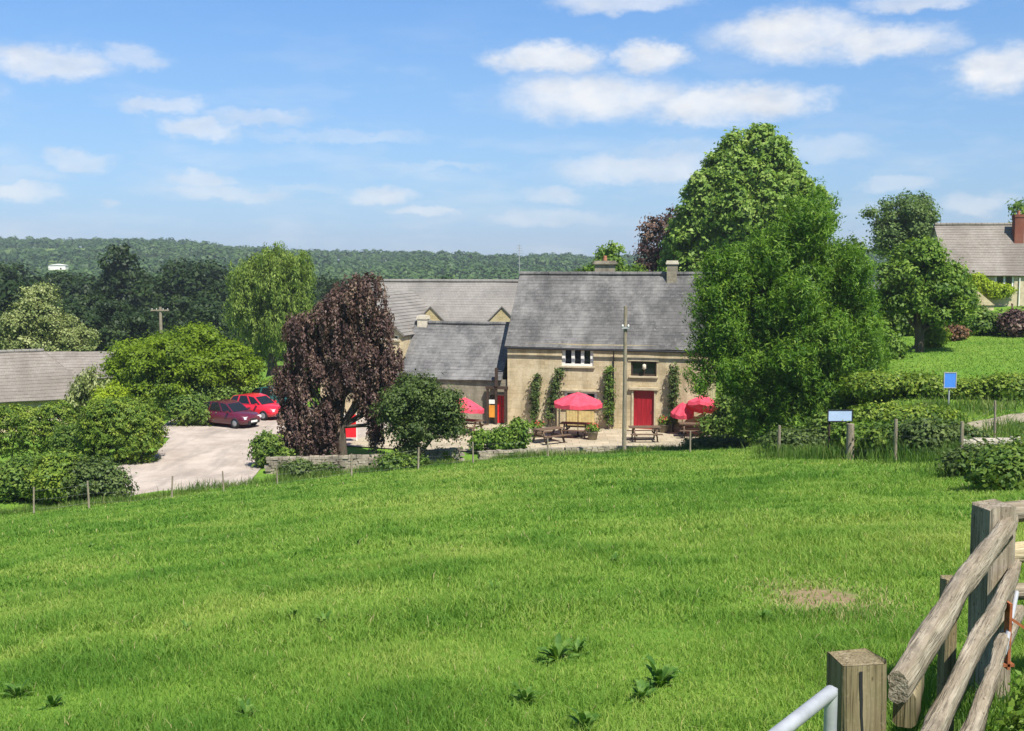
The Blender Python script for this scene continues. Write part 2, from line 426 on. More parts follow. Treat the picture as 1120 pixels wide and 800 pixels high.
def hit_ground(px, py):
    d = ray(px, py); C = Vector((0, 0, ZC)); t = 2.0
    while t < 1500:
        p = C + d * t
        if p.z < h(p.x, p.y): return p
        t += 0.05 if t < 80 else 2
    return C + d * t

build_materials()

# ------------------------------------------------------------------ ground sheet
def graded(a, b, fine0, fine1, step, growth):
    v = list(np.arange(fine0, fine1 + 1e-6, step))
    s = step
    while v[-1] < b:
        s *= growth; v.append(v[-1] + s)
    s = step
    while v[0] > a:
        s *= growth; v.insert(0, v[0] - s)
    return np.array(v)
xs = graded(-1150, 1150, -24, 30, .55, 1.06)
ys = graded(-40, 1560, -3, 70, .55, 1.045)
gx, gy = np.meshgrid(xs, ys)
V = np.stack([gx, gy, H(gx, gy)], -1).reshape(-1, 3)
nx, ny = len(xs), len(ys)
ii = (np.arange(ny - 1)[:, None] * nx + np.arange(nx - 1)[None, :]).ravel()
ground = np_mesh('ground', V, [np.stack([ii, ii + 1, ii + 1 + nx, ii + nx], -1)], MT['ground'], smooth=True)
tag(ground, kind='structure')

def sheet(name, poly, mat, dz=.02, sub=0):
    """flat or draped polygon laid just over the ground"""
    me = MB()
    me.add([(x, y, h(x, y) + dz if sub else dz) for x, y in poly], [tuple(range(len(poly)))])
    o = me.build(name, mat); tag(o, kind='structure'); return o
cp = [hitz(px, py) for px, py in ((118, 516), (150, 503), (174, 493), (186, 480), (176, 468), (190, 458), (232, 450), (300, 446), (400, 448), (420, 470), (330, 480), (302, 488), (292, 505), (276, 525), (262, 552), (205, 572), (128, 572))]
sheet('car_park', [(p.x, p.y) for p in cp], MT['gravel'], .05)

# dirt track on the bank to the right
pts = [(13.2, 33.6), (15.2, 35.6), (18, 37.8), (22, 40.2), (28, 42.5)]
mb = MB(); vs = []; fs = []
for i in range(41):
    t = i / 40 * (len(pts) - 1); k = min(int(t), len(pts) - 2); f = t - k
    x = pts[k][0] * (1 - f) + pts[k + 1][0] * f; y = pts[k][1] * (1 - f) + pts[k + 1][1] * f
    for wv in (-.65, -.2, .2, .65):
        xx, yy = x - wv * .6, y + wv * .8
        vs.append((xx, yy, h(xx, yy) + .09 - .02 * abs(wv)))
for i in range(40):
    for j in range(3):
        a = i * 4 + j; fs.append((a, a + 4, a + 5, a + 1))
mb.add(vs, fs, True); tag(mb.build('dirt_track', MT['track']), kind='structure')

# ------------------------------------------------------------------ foliage
def leaves_arrays(rs, lobes, n_clump, per, clump_r, leaf, shell=.55, p=2.0, mode='broad', zmin=None, tint_spread=.25):
    lob = np.array([l[:6] for l in lobes], float)
    wt = np.array([(l[3] * l[4] + l[3] * l[5] + l[4] * l[5]) for l in lobes]); wt /= wt.sum()
    k = rs.choice(len(lob), n_clump, p=wt)
    d = rs.normal(size=(n_clump, 3)); d /= np.linalg.norm(d, axis=1, keepdims=True)
    d[:, 2] = np.where((d[:, 2] < -.3) & (rs.rand(n_clump) < .5), -d[:, 2], d[:, 2])
    if p != 2.0:
        d = d / (np.abs(d) ** p).sum(1, keepdims=True) ** (1 / p)
    r = 1 - (1 - shell) * rs.rand(n_clump) ** 1.7
    r *= rs.normal(1, .05 if p > 2.2 else .07, n_clump)
    c = lob[k, :3] + d * lob[k, 3:6] * r[:, None]
    # drop clumps buried deep inside another lobe
    keep = np.ones(n_clump, bool)
    for L in lob:
        q = (np.abs((c - L[:3]) / L[3:6]) ** p).sum(1)
        keep &= ~((q < .30) & (rs.rand(n_clump) < .8))
    if zmin is not None: keep &= c[:, 2] > zmin
    c = c[keep]; out = (d / np.maximum(lob[k, 3:6] / lob[k, 3:6].max(1, keepdims=True), .3))[keep]
    out /= np.linalg.norm(out, axis=1, keepdims=True)
    nc = len(c); ct = rs.normal(.5, tint_spread, nc)
    cs = rs.uniform(.6, 1.35, nc) * clump_r
    N = nc * per
    ci = np.repeat(np.arange(nc), per)
    if mode == 'broad':
        off = rs.normal(size=(N, 3)) * cs[ci][:, None] * np.array([.62, .62, .42])
        nrm = out[ci] * 1.0 + np.array([0, -.05, .32]) + rs.normal(size=(N, 3)) * .46
        u = rs.normal(size=(N, 3)) + out[ci] * .3 + np.array([0, 0, -.35])
    elif mode == 'spray':          # feathery up-swept shoots
        s = rs.rand(N) - .5
        ax = out[ci] * .8 + np.array([0, 0, .75]); ax /= np.linalg.norm(ax, axis=1, keepdims=True)
        off = ax * (s * cs[ci] * 2.4)[:, None] + rs.normal(size=(N, 3)) * (cs[ci] * .32)[:, None]
        u = ax + rs.normal(size=(N, 3)) * .38
        nrm = out[ci] * .8 + np.array([0, 0, .3]) + rs.normal(size=(N, 3)) * .6
    else:                          # weeping strands
        s = rs.rand(N)
        off = np.array([0, 0, -1.0]) * (s * cs[ci] * 3.2)[:, None] + rs.normal(size=(N, 3)) * (cs[ci] * .22)[:, None] + out[ci] * np.array([1, 1, 0]) * (s * (1 - s) * cs[ci])[:, None]
        u = np.array([0, 0, -1.0]) + rs.normal(size=(N, 3)) * .35
        nrm = out[ci] + rs.normal(size=(N, 3)) * .6 + np.array([0, 0, .25])
    pc = c[ci] + off
    nrm /= np.linalg.norm(nrm, axis=1, keepdims=True)
    u -= nrm * (u * nrm).sum(1, keepdims=True); u /= np.linalg.norm(u, axis=1, keepdims=True) + 1e-9
    v = np.cross(nrm, u)
    sz = rs.uniform(.6, 1.3, N)[:, None]
    L, W = leaf[0] * sz, leaf[1] * sz
    a = pc - u * L * .5; b = pc + v * W * .5 - u * L * .08 + nrm * W * .12; t = pc + u * L * .5 - nrm * L * .08; e = pc - v * W * .5 - u * L * .08 + nrm * W * .12
    V = np.stack([a, b, t, e], 1).reshape(-1, 3)
    tint = np.clip(ct[ci] + rs.normal(0, .16, N), 0, 1)
    if zmin is not None:
        ok = pc[:, 2] > zmin
        V = V.reshape(-1, 4, 3)[ok].reshape(-1, 3); tint = tint[ok]
    return V, tint

def leaf_mesh(name, mat, V, tint, parent=None, loc=None):
    n = len(V) // 4
    o = np_mesh(name, V, [np.arange(n * 4).reshape(-1, 4)], mat, tint)
    if parent is not None: o.parent = parent
    if loc is not None: o.location = loc
    return o

def lumps(lobes, k, f, seed, dist=.58):
    """break every lobe into smaller billowing masses"""
    rs = np.random.RandomState(seed); out = []
    for l in lobes:
        for i in range(k):
            z = 1 - 2 * (i + .5) / k; z = z * .9 + .08
            a = i * 2.4 + rs.uniform(-.4, .4); r = math.sqrt(max(0, 1 - z * z)); q = rs.uniform(.85, 1.15)
            g = f * rs.uniform(.75, 1.2)
            out.append((l[0] + l[3] * dist * q * r * math.cos(a), l[1] + l[4] * dist * q * r * math.sin(a), l[2] + l[5] * dist * q * z, l[3] * g, l[4] * g, l[5] * g * .9))
    return out

def trunk_mb(lobes, r0, rs, z0=-.4, lean=0.0):
    mb = MB()
    top = max(l[2] + .2 * l[5] for l in lobes)
    cx = sum(l[0] for l in lobes) / len(lobes)
    pts = []; rad = []
    for i in range(9):
        t = i / 8
        pts.append((lean * t + cx * t * t + .12 * math.sin(i * 1.3), .1 * math.cos(i * 1.7), z0 + (top - z0) * t)); rad.append(r0 * (1 - .85 * t) * (1.5 if i == 0 else 1))
    mb.tube(pts, rad, 9, jitter=.06)
    for j, l in enumerate(lobes):
        for q in range(2):
            tz = max(.3, min(.75, (l[2] - .5 * l[5]) / max(top, .1) * .8))
            k = int(tz * 8); p0 = Vector(pts[k])
            p3 = Vector((l[0] + rs.uniform(-.5, .5) * l[3], l[1] + rs.uniform(-.5, .5) * l[4], l[2] + rs.uniform(-.2, .6) * l[5]))
            p1 = p0.lerp(p3, .35) + Vector((0, 0, .05 * l[5])); p2 = p0.lerp(p3, .7) + Vector((rs.uniform(-.2, .2), rs.uniform(-.2, .2), .12 * l[5]))
            rr = r0 * .42 * (1 - .5 * tz)
            mb.tube([p0, p1, p2, p3], [rr, rr * .75, rr * .45, rr * .12], 6, jitter=.06, seed=j)
    return mb

def tree(name, label, loc, lobes, mat, n_clump, per, clump_r, leaf, seed, mode='broad', r0=.25, shell=.55, cat='tree', group=None, zmin=.05, lean=0.0, spread=.25, lump=(7, .5)):
    rs = np.random.RandomState(seed)
    root = thing(name, label, cat, loc, 0, group)
    V, t = leaves_arrays(rs, lumps(lobes, lump[0], lump[1], seed) if lump else lobes, n_clump, per, clump_r, leaf, shell, 2.0, mode, zmin, spread)
    leaf_mesh('crown', MT[mat], V, t, root)
    trunk_mb(lobes, r0, rs, lean=lean).build('trunk', MT['bark'], root)
    return root

def bush(name, label, loc, lobes, mat, n_clump, per, clump_r, leaf, seed, p=2.0, cat='bush', mode='broad', group=None, stem=True, zmin=-.1, shell=.6, spread=.25):
    """foliage on its own, with a few woody stems inside"""
    rs = np.random.RandomState(seed)
    V, t = leaves_arrays(rs, lobes, n_clump, per, clump_r, leaf, shell, p, mode, zmin, spread)
    root = thing(name, label, cat, loc, 0, group)
    leaf_mesh('foliage', MT[mat], V, t, root)
    for l in lobes:
        a = rs.uniform(0, 6.28)
        x, y = l[0] + math.cos(a) * l[3] * .3, l[1] + math.sin(a) * l[4] * .3
        mb = MB(); mb.tube([(l[0], l[1], -.3), (x, y, l[2]), (l[0] + 1.4 * (x - l[0]), l[1] + 1.4 * (y - l[1]), l[2] + .5 * l[5])], [.05, .035, .012], 5)
        mb.build('stem', MT['bark'], root)
    return root

def gz(x, y): return (x, y, h(x, y))
def px2x(px, Y): return (px - 560) / FPX * Y

def hedge_lobes(pts, hgt, wid, seed, step=1.1, var=.15):
    rnd = random.Random(seed); out = []
    for a, b in zip(pts[:-1], pts[1:]):
        L = math.hypot(b[0] - a[0], b[1] - a[1]); n = max(1, int(L / step))
        for i in range(n):
            t = (i + .5) / n; hh = hgt * (1 + rnd.uniform(-var, var))
            out.append((a[0] + (b[0] - a[0]) * t, a[1] + (b[1] - a[1]) * t, hh * .5, wid * rnd.uniform(.85, 1.15), wid * rnd.uniform(.85, 1.15), hh * .5))
    return out
def hedge(name, label, px0, px1, Y0, Y1, top_py, wid, mat, nc, per, cr, leaf, seed, p=3.0, cat='hedge', var=.15, base=None, step=1.1):
    xm, ym = px2x((px0 + px1) / 2, (Y0 + Y1) / 2), (Y0 + Y1) / 2
    zb = h(xm, ym) if base is None else base
    zt = ZC - (top_py - 290) / FPX * ym
    x0, x1 = px2x(px0, Y0), px2x(px1, Y1)
    lobes = hedge_lobes([(x0 - xm, Y0 - ym), (x1 - xm, Y1 - ym)], zt - zb, wid, seed, step, var)
    return bush(name, label, (xm, ym, zb), lobes, mat, nc, per, cr, leaf, seed, p, cat)
# ---- the big trees
tree('conifer', 'tall bright green feathery tree in front of the right end of the stone inn', gz(12.1, 48.5),
     [(1.0, 0, 9.3, 1.4, 1.6, 2.3), (-.5, 0, 8.1, 1.4, 1.7, 2.0), (-1.8, .2, 6.8, 1.4, 1.6, 2.0), (2.6, .2, 7.2, 1.4, 1.6, 2.5), (0.3, -.6, 6.2, 2.0, 1.8, 2.2), (-2.5, .1, 5.0, 1.5, 1.7, 1.6), (-.4, -.9, 3.9, 1.8, 1.6, 1.6),
      (-2.9, -.2, 3.3, 1.4, 1.6, 1.2), (3.1, .2, 4.6, 1.4, 1.6, 2.0), (1.6, -.8, 4.6, 1.5, 1.5, 1.8), (3.0, -.1, 2.4, 1.5, 1.6, 1.7), (1.2, -.6, 2.2, 1.6, 1.5, 1.7), (-.7, -.3, 1.9, 1.3, 1.4, 1.4), (2.2, -.6, 1.0, 1.5, 1.2, 1.0), (.2, -.7, .9, 1.4, 1.0, .9), (-1.5, 0, 1.2, .9, .9, 1.0), (4.0, -.2, 1.1, 1.0, .9, 1.0), (-2.9, 0, 6.2, 1.2, 1.5, 1.7), (-2.5, 0, 7.5, 1.1, 1.4, 1.5), (-3.1, 0, 4.3, 1.2, 1.4, 1.2)],
     'conifer', 6000, 30, .34, (.21, .055), 11, 'spray', .32, .5, zmin=.05, lump=(6, .52))
tree('horse_chestnut', 'broad domed leafy tree rising tallest behind the inn', gz(18.6, 88),
     [(.3, 0, 12.0, 4.1, 4.3, 4.9), (0, 0, 7.6, 6.2, 5.6, 5.2), (-3.4, -.4, 6.2, 3.5, 3.7, 4.4), (3.4, -.4, 8.0, 3.7, 3.8, 4.6), (0, -2.5, 8.8, 4.5, 3.2, 4.6), (-2.5, -1, 9.6, 3.3, 3.3, 3.8), (2.6, -.6, 10.4, 3.2, 3.3, 3.7), (-1.3, -.6, 11.2, 2.9, 3.1, 3.3), (4.4, 0, 8.2, 2.7, 3, 4.0), (-4.6, -.3, 4.2, 2.6, 2.8, 3.4)],
     'chestnut', 10500, 19, .34, (.36, .20), 12, r0=.55, shell=.80, spread=.2, lump=(26, .28))
tree('copper_beech', 'dark purple leaved tree half hidden behind the domed tree', gz(13.2, 97),
     [(.6, 0, 9.5, 2.6, 2.6, 4.3), (-.6, 0, 6.2, 2.8, 2.6, 3.2), (-1.2, 0, 3.5, 2.4, 2.4, 2.6), (1, 0, 4, 3, 2.6, 3)], 'purple', 1300, 20, .45, (.34, .2), 13, r0=.35)
tree('weeping_beech', 'drooping purple leaved tree in front of the left wing of the inn', gz(-8.3, 52.3),
     [(.9, 0, 8.0, 1.5, 1.4, 1.2), (-.4, 0, 7.2, 1.2, 1.3, 1.2), (-1.6, 0, 5.6, 1.0, 1.2, 1.4), (2.0, .1, 6.6, .9, 1.1, 1.1), (.3, 0, 5.4, 1.3, 1.3, 1.6), (-2.0, 0, 3.8, 1.0, 1.1, 1.1), (2.2, 0, 4.3, .9, 1.1, 1.1), (.6, -.3, 4.2, 1.1, 1.1, .9),
      (-2.3, -.2, 2.5, .8, .8, .9), (-.6, -.2, 2.7, .9, 1.0, .9), (1.75, .1, 2.5, .45, .8, .8), (-2.7, 0, 4.2, .6, .8, .8), (-1.4, -.2, 1.7, .7, .8, .7), (-.9, 0, 4.6, 1.2, 1.2, 1.4), (1.2, 0, 5.2, 1.2, 1.2, 1.3), (-.5, -.3, 1.5, .6, .8, .7), (-1.0, -.4, .9, .6, .6, .5), (-1.9, -.2, 1.3, .6, .7, .6), (1.75, -.1, 1.6, .4, .7, .6), (-2.4, -.2, 1.5, .5, .6, .7), (.2, 0, 6.6, 1.2, 1.2, 1.2), (-1.9, 0, 6.7, .7, .9, .7), (2.5, 0, 5.2, .6, .8, .7), (1.7, -.1, 3.2, .7, .9, .8), (1.4, .2, 2.9, .7, .9, .7), (2.3, 0, 3.0, .5, .7, .7), (-.9, -.4, 2.0, .6, .7, .7)], 'purple', 3900, 26, .23, (.16, .085), 14, 'weep', .28, .4, lump=(6, .52), spread=.3)
tree('hawthorn', 'small rounded green tree over the patio wall beside the purple tree', gz(-4.35, 50.4),
     [(0, 0, 3.2, 1.4, 1.4, 1.4), (1.1, 0, 2.7, 1.0, 1.1, 1.0), (-.9, 0, 2.6, 1.0, 1.1, 1.0), (-.2, -.2, 1.8, 1.3, 1.1, 1.0), (1.45, 0, 1.9, .7, .8, .8), (-.5, -.2, .7, .6, .6, .7)],
     'olive', 1500, 22, .27, (.15, .085), 15, r0=.16, shell=.45)
tree('ash_tree', 'bright green pointed tree behind the ridge of the inn', gz(8.3, 92),
     [(-.2, 0, 9.3, 1.6, 1.6, 2.3), (-1.7, 0, 7.9, 1.7, 1.6, 1.9), (1.5, 0, 7.8, 1.6, 1.6, 2.0), (0, 0, 5.5, 2.6, 2.4, 3)], 'green', 900, 20, .38, (.3, .17), 16, r0=.25)
tree('apple_tree', 'round garden tree with a dark trunk on the lawn', gz(22.2, 60),
     [(0, 0, 4.6, 1.7, 1.7, 1.5), (1.5, .2, 3.7, 1.3, 1.5, 1.2), (-1.1, 0, 3.9, 1.2, 1.4, 1.3), (.5, -.6, 3.3, 1.6, 1.3, 1.1), (2.3, .2, 2.7, 1.0, 1.0, 1.1), (.2, 0, 5.4, 1.0, 1.1, .9), (-1.5, 0, 2.6, .9, 1, 1.0), (1.6, -.5, 2.2, 1.2, 1.1, .9), (-.5, -.8, 2.7, 1.0, .9, .8)],
     'green', 1900, 20, .30, (.22, .125), 17, r0=.3)
tree('birch_tree', 'loose grey green tree beyond the garden beside the cottage gable', gz(34, 96),
     [(0, 0, 7.4, 2.4, 2.4, 2.4), (.8, 0, 6.0, 2.4, 2.3, 2.8), (-1.0, 0, 5.6, 2.0, 2.2, 2.6), (-2.9, 0, 7.8, .7, .8, .6), (1.2, 0, 8.0, 1.5, 1.5, 1.5)], 'silverleaf', 1300, 18, .38, (.27, .15), 18, r0=.28, shell=.4)
tree('lime_tree', 'tall dark green tree behind the red brick chimney', gz(51.5, 108),
     [(0, 0, 8, 3.4, 3, 3.4), (2.5, 0, 6.5, 3, 3, 4), (-1.5, 0, 5, 2.5, 2.5, 3)], 'green', 700, 15, .5, (.45, .26), 19, r0=.35)
tree('maple_tree', 'wide yellow green tree spreading over the car park', gz(-21.6, 71),
     [(0, 0, 3.9, 3.0, 2.6, 1.8), (-2.5, 0, 3.4, 2.2, 2.2, 1.7), (2.6, 0, 3.3, 2.3, 2.3, 1.7), (4.0, .2, 2.5, 1.6, 1.6, 1.2), (1.5, -1.2, 2.9, 2, 1.8, 1.3), (-1.2, -1.2, 2.9, 2, 1.8, 1.4), (-3.6, 0, 2.4, 1.5, 1.5, 1.4), (-2.2, -1.2, 1.5, 1.6, 1.5, 1.2), (.4, -1.4, 1.6, 1.6, 1.5, 1.1)],
     'lime', 2600, 28, .36, (.21, .13), 20, r0=.3, shell=.5, spread=.2)
tree('willow_tree', 'tall pale green weeping willow behind the car park', gz(-22, 100),
     [(0, 0, 10.6, 2.0, 2.2, 1.8), (-1.9, 0, 9.4, 1.8, 2, 2.0), (2.1, 0, 9.7, 1.9, 2, 2.0), (0, -.5, 8.3, 3.2, 2.8, 3.2), (-2.4, 0, 6.5, 1.8, 2, 2.8), (2.5, 0, 6.2, 1.9, 2, 3), (0, 0, 4.5, 3, 2.6, 3)],
     'willow', 2100, 24, .52, (.36, .10), 21, 'weep', .45, .5, lump=(7, .5))
tree('whitebeam_tree', 'silvery grey green tree above the tiled bungalow roof', gz(-40, 93),
     [(0, 0, 7.6, 2.0, 2.2, 2.2), (-1.2, 0, 5.6, 2.2, 2.2, 2.2), (1.6, 0, 5.6, 2.0, 2.2, 1.8), (3.2, 0, 4.4, 1.8, 2, 1.4), (-3.0, 0, 4.6, 1.6, 1.8, 1.6), (0, 0, 4, 3.4, 2.6, 2)], 'silver', 1500, 22, .38, (.25, .14), 22, r0=.3, shell=.5)
bush('bush', 'small bush added for the tree shade over the rear of the maroon car', (px2x(221, 64.5), 64.5, 0), [(0, 0, .6, .8, .7, .75), (-1.2, 0, .8, 1.0, .8, 1.0)], 'hedge', 300, 18, .24, (.18, .11), 89)  # added to cover the car's rear where tree shade falls
bush('bush', 'added bush filling in the deep shade under the yellow green tree', (px2x(212, 69.5), 69.5, 0), [(0, 0, 1.0, 1.6, 1.0, 1.3), (-1.6, 0, 1.1, 1.3, 1, 1.4), (1.5, .2, .8, 1.1, .9, 1.0)], 'hedge', 560, 18, .28, (.2, .12), 86)  # added to darken the shaded hollow below the maple crown
hedge('hedge', 'plain green hedge closing the car park behind the cars', 222, 345, 77, 79, 418, 1.0, 'fresh_hedge', 700, 18, .34, (.24, .14), 87, 2.6)
tree('weeping_pear', 'small drooping grey green tree at the corner of the bungalow', gz(-24.3, 62.5),
     [(0, 0, 3.9, .9, .9, 1.0), (-.6, 0, 2.8, .9, .9, 1.1), (.8, 0, 3.1, 1.0, .9, 1.2)], 'silver', 330, 18, .3, (.24, .09), 23, 'weep', .12, .5)
tree('elder_tree', 'dark rounded tree in the garden behind the white shed', gz(27, 84),
     [(-1.6, 0, 3.4, 1.7, 2, 2), (-3, 0, 3, 1.8, 2, 2)], 'olive', 420, 15, .42, (.34, .2), 24, r0=.25)

# ---- wood beyond the car park, cloud shade put into its leaf colour
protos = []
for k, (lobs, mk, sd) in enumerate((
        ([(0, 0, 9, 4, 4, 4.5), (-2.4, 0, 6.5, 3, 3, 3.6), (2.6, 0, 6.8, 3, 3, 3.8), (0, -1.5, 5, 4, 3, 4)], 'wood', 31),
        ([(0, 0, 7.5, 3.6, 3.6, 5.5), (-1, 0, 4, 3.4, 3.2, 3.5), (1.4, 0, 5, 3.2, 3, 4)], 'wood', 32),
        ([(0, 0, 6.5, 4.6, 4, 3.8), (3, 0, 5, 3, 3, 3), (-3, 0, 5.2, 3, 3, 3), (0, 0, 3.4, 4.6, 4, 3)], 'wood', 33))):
    protos.append(tree('woodland_tree', 'tree painted with cloud shade in the wood beyond the car park', (0, 0, 0), lobs, mk, 420, 22, .75, (.6, .36), sd, r0=.4, group='trees of the dark wood'))
rw = random.Random(7)
spots = []
for row, (Y, n) in enumerate(((128, 15), (150, 16), (176, 16), (205, 16), (240, 14))):
    for i in range(n):
        px = -90 + (i + rw.uniform(-.3, .3)) * (520 / n)
        spots.append((px, Y + rw.uniform(-9, 9), row))
used = [False] * 3
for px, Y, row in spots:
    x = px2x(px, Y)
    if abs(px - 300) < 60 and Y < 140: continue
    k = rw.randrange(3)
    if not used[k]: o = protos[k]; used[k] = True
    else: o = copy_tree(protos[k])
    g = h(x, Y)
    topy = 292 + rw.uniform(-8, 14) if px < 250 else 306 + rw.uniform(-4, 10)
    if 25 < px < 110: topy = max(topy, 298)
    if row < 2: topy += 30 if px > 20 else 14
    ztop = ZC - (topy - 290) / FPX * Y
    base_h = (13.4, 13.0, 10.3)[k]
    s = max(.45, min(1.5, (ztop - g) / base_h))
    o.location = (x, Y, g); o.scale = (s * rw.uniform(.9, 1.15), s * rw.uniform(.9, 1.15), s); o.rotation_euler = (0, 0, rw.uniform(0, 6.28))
    o['label'] = 'tree painted with cloud shade in the wood beyond the car park'
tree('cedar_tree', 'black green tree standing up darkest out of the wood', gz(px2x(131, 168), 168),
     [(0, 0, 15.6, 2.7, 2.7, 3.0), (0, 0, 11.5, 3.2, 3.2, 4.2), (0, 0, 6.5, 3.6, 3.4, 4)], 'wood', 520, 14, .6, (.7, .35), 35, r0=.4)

# trees along the valley behind the inn, showing over roofs and between trees
pb = tree('field_maple', 'mid green tree in the valley behind the inn roof', (0, 0, 0), [(0, 0, 6, 3.2, 3, 3.4), (1.8, 0, 4.4, 2.4, 2.4, 2.6), (-1.8, 0, 4.2, 2.4, 2.4, 2.6)], 'hillwood', 300, 14, .7, (.8, .45), 36, r0=.35, group='trees in the valley behind the inn')
for i, (px, Y, sc) in enumerate(((610, 150, .95), (700, 140, 1.1), (735, 150, 1.15), (590, 230, 1.4), (480, 240, 1.35), (690, 240, 1.5), (400, 250, 1.3))):
    o = pb if i == 0 else copy_tree(pb)
    x = px2x(px, Y); o.location = gz(x, Y); o.scale = (sc, sc, sc); o.rotation_euler = (0, 0, i * 1.7)

# ---- far hill woods: one mass
rs = np.random.RandomState(40)
n = 9500
Yt = 440 + 720 * rs.rand(n) ** .85
Xt = (rs.rand(n) * 1.3 - .65) * (Yt * .95)
patch = vnoise(Xt, Yt, 130, 9)
open_ = ((patch > .60) & (Yt < 930)) | ((np.abs(Xt / Yt + .4117) < .013) & (Yt > 560) & (Yt < 745))
Xt, Yt = Xt[~open_], Yt[~open_]; n = len(Xt)
Zt = H(Xt, Yt)
sz = rs.uniform(2.4, 6.2, n) * (.7 + .5 * vnoise(Xt, Yt, 40, 11)); per = 60
ci = np.repeat(np.arange(n), per); N = n * per
d = rs.normal(size=(N, 3)); d[:, 2] = np.abs(d[:, 2]); d /= np.linalg.norm(d, axis=1, keepdims=True)
pc = np.stack([Xt, Yt, Zt + sz * .6], -1)[ci] + d * sz[ci][:, None] * np.array([.95, .95, 1.15]) * rs.uniform(.75, 1.05, N)[:, None]
nrm = d + rs.normal(size=(N, 3)) * .16; nrm /= np.linalg.norm(nrm, axis=1, keepdims=True)
u = rs.normal(size=(N, 3)); u -= nrm * (u * nrm).sum(1, keepdims=True); u /= np.linalg.norm(u, axis=1, keepdims=True)
v = np.cross(nrm, u); L = (sz[ci] * rs.uniform(.15, .30, N))[:, None]
V = np.stack([pc - u * L, pc + v * L * .75, pc + u * L, pc - v * L * .75], 1).reshape(-1, 3)
kind_t = vnoise(Xt, Yt, 60, 4) * .6 + rs.rand(n) * .3
t = np.clip(kind_t[ci] + rs.normal(0, .04, N), 0, 1)
tag(leaf_mesh('hill_woodland', MT['hillwood'], V, t), 'wooded hills closing the far horizon', 'woodland', kind='stuff')

# ------------------------------------------------------------------ hedges and bushes
LF = (.15, .09)
hedge('hedge', 'long clipped green hedge below the bungalow roof', -60, 72, 57, 56.5, 444, .9, 'fresh_hedge', 2000, 20, .14, (.13, .075), 50, 3.5, var=.05, base=-.4)
hedge('hedge', 'low dark hedge between the long clipped hedge and the rounded bush', 62, 108, 53.5, 53, 464, .8, 'hedge', 900, 20, .14, (.13, .075), 51, 3.0)
bush('rounded_bush', 'big rounded yellow green bush beside the car park', (px2x(131, 52.5), 52.5, 0), [(0, 0, 1.5, 1.55, 1.5, 1.55), (-.9, -.2, 1.45, .95, 1.2, 1.55), (.85, 0, 1.3, 1.0, 1.2, 1.4)], 'fresh_hedge', 1900, 24, .13, (.12, .07), 52, 3.6)
bush('golden_shrub', 'yellow topped shrub rising behind the rounded bush', (px2x(118, 56.5), 56.5, 0), [(0, 0, 1.9, 1.0, 1.0, 1.5)], 'golden', 260, 22, .22, LF, 53)
bush('bush', 'dark spreading bush behind the field fence at the far left corner', (px2x(22, 44), 44, -.05), [(0, 0, .8, 1.5, 1.2, .95), (-1.6, 0, .7, 1.2, 1.1, .85)], 'hedge', 650, 22, .25, LF, 54)
bush('bush', 'bright green bush behind the field fence between two darker bushes', (px2x(60, 43.4), 43.4, 0), [(0, 0, .9, 1.1, 1.1, 1.05)], 'fresh_hedge', 460, 24, .25, LF, 55)
bush('bush', 'olive brown bush behind the field fence nearest the car park', (px2x(92, 43.2), 43.2, 0), [(0, 0, .85, 1.1, 1.0, .95), (.8, .2, .6, .7, .8, .75)], 'olive', 420, 18, .25, LF, 56)
bush('bush', 'dark evergreen bush at the car park corner under the purple tree', (px2x(288, 51), 51, 0), [(0, 0, .75, .7, .6, .9), (.7, .1, .4, .5, .5, .5)], 'hedge', 300, 18, .2, (.16, .09), 57)
bush('shrub', 'bright green shrub growing before the red porch door', (px2x(543, 55), 55, 0), [(-.7, 0, .6, .6, .6, .55), (.3, 0, .65, .7, .6, .65), (1.1, 0, .85, .55, .55, .85)], 'green', 420, 16, .2, (.17, .1), 58)
bush('shrub', 'pale low shrub on the bank under the small rounded tree', (px2x(470, 51.5), 51.5, .1), [(-.6, 0, .3, .7, .5, .35), (.5, 0, .3, .7, .5, .35)], 'lime', 190, 14, .18, (.15, .09), 59)
bush('bramble', 'low bramble patch against the courtyard wall under the purple tree', (px2x(322, 48.6), 48.6, h(px2x(322, 48.6), 48.6)), [(0, 0, .3, .8, .5, .4), (1.2, .1, .22, .6, .4, .3)], 'olive', 210, 15, .18, LF, 84)
bush('bramble', 'low bramble patch against the courtyard wall below the small rounded tree', (px2x(428, 49), 49, h(px2x(428, 49), 49)), [(0, 0, .35, .7, .5, .45), (1.0, .1, .25, .6, .4, .35)], 'hedge', 210, 15, .18, LF, 85)
bush('bush', 'bush added as shade between the inn corner and the conifer', (px2x(806, 57.5), 57.5, 0), [(0, 0, 1.3, 1.3, 1.0, 1.7), (1.3, .2, 1.2, 1.2, 1, 1.6), (-1.0, .3, .7, .8, .8, .9)], 'hedge', 560, 18, .28, (.2, .12), 88)  # added to darken the bright bank beside the conifer
bush('shrub', 'leafy shrub before the patio at the foot of the conifer', (px2x(770, 51), 51, h(8.9, 51)), [(0, 0, .25, .9, .6, .32), (1.2, 0, .28, .9, .6, .36)], 'olive', 220, 16, .22, LF, 60)
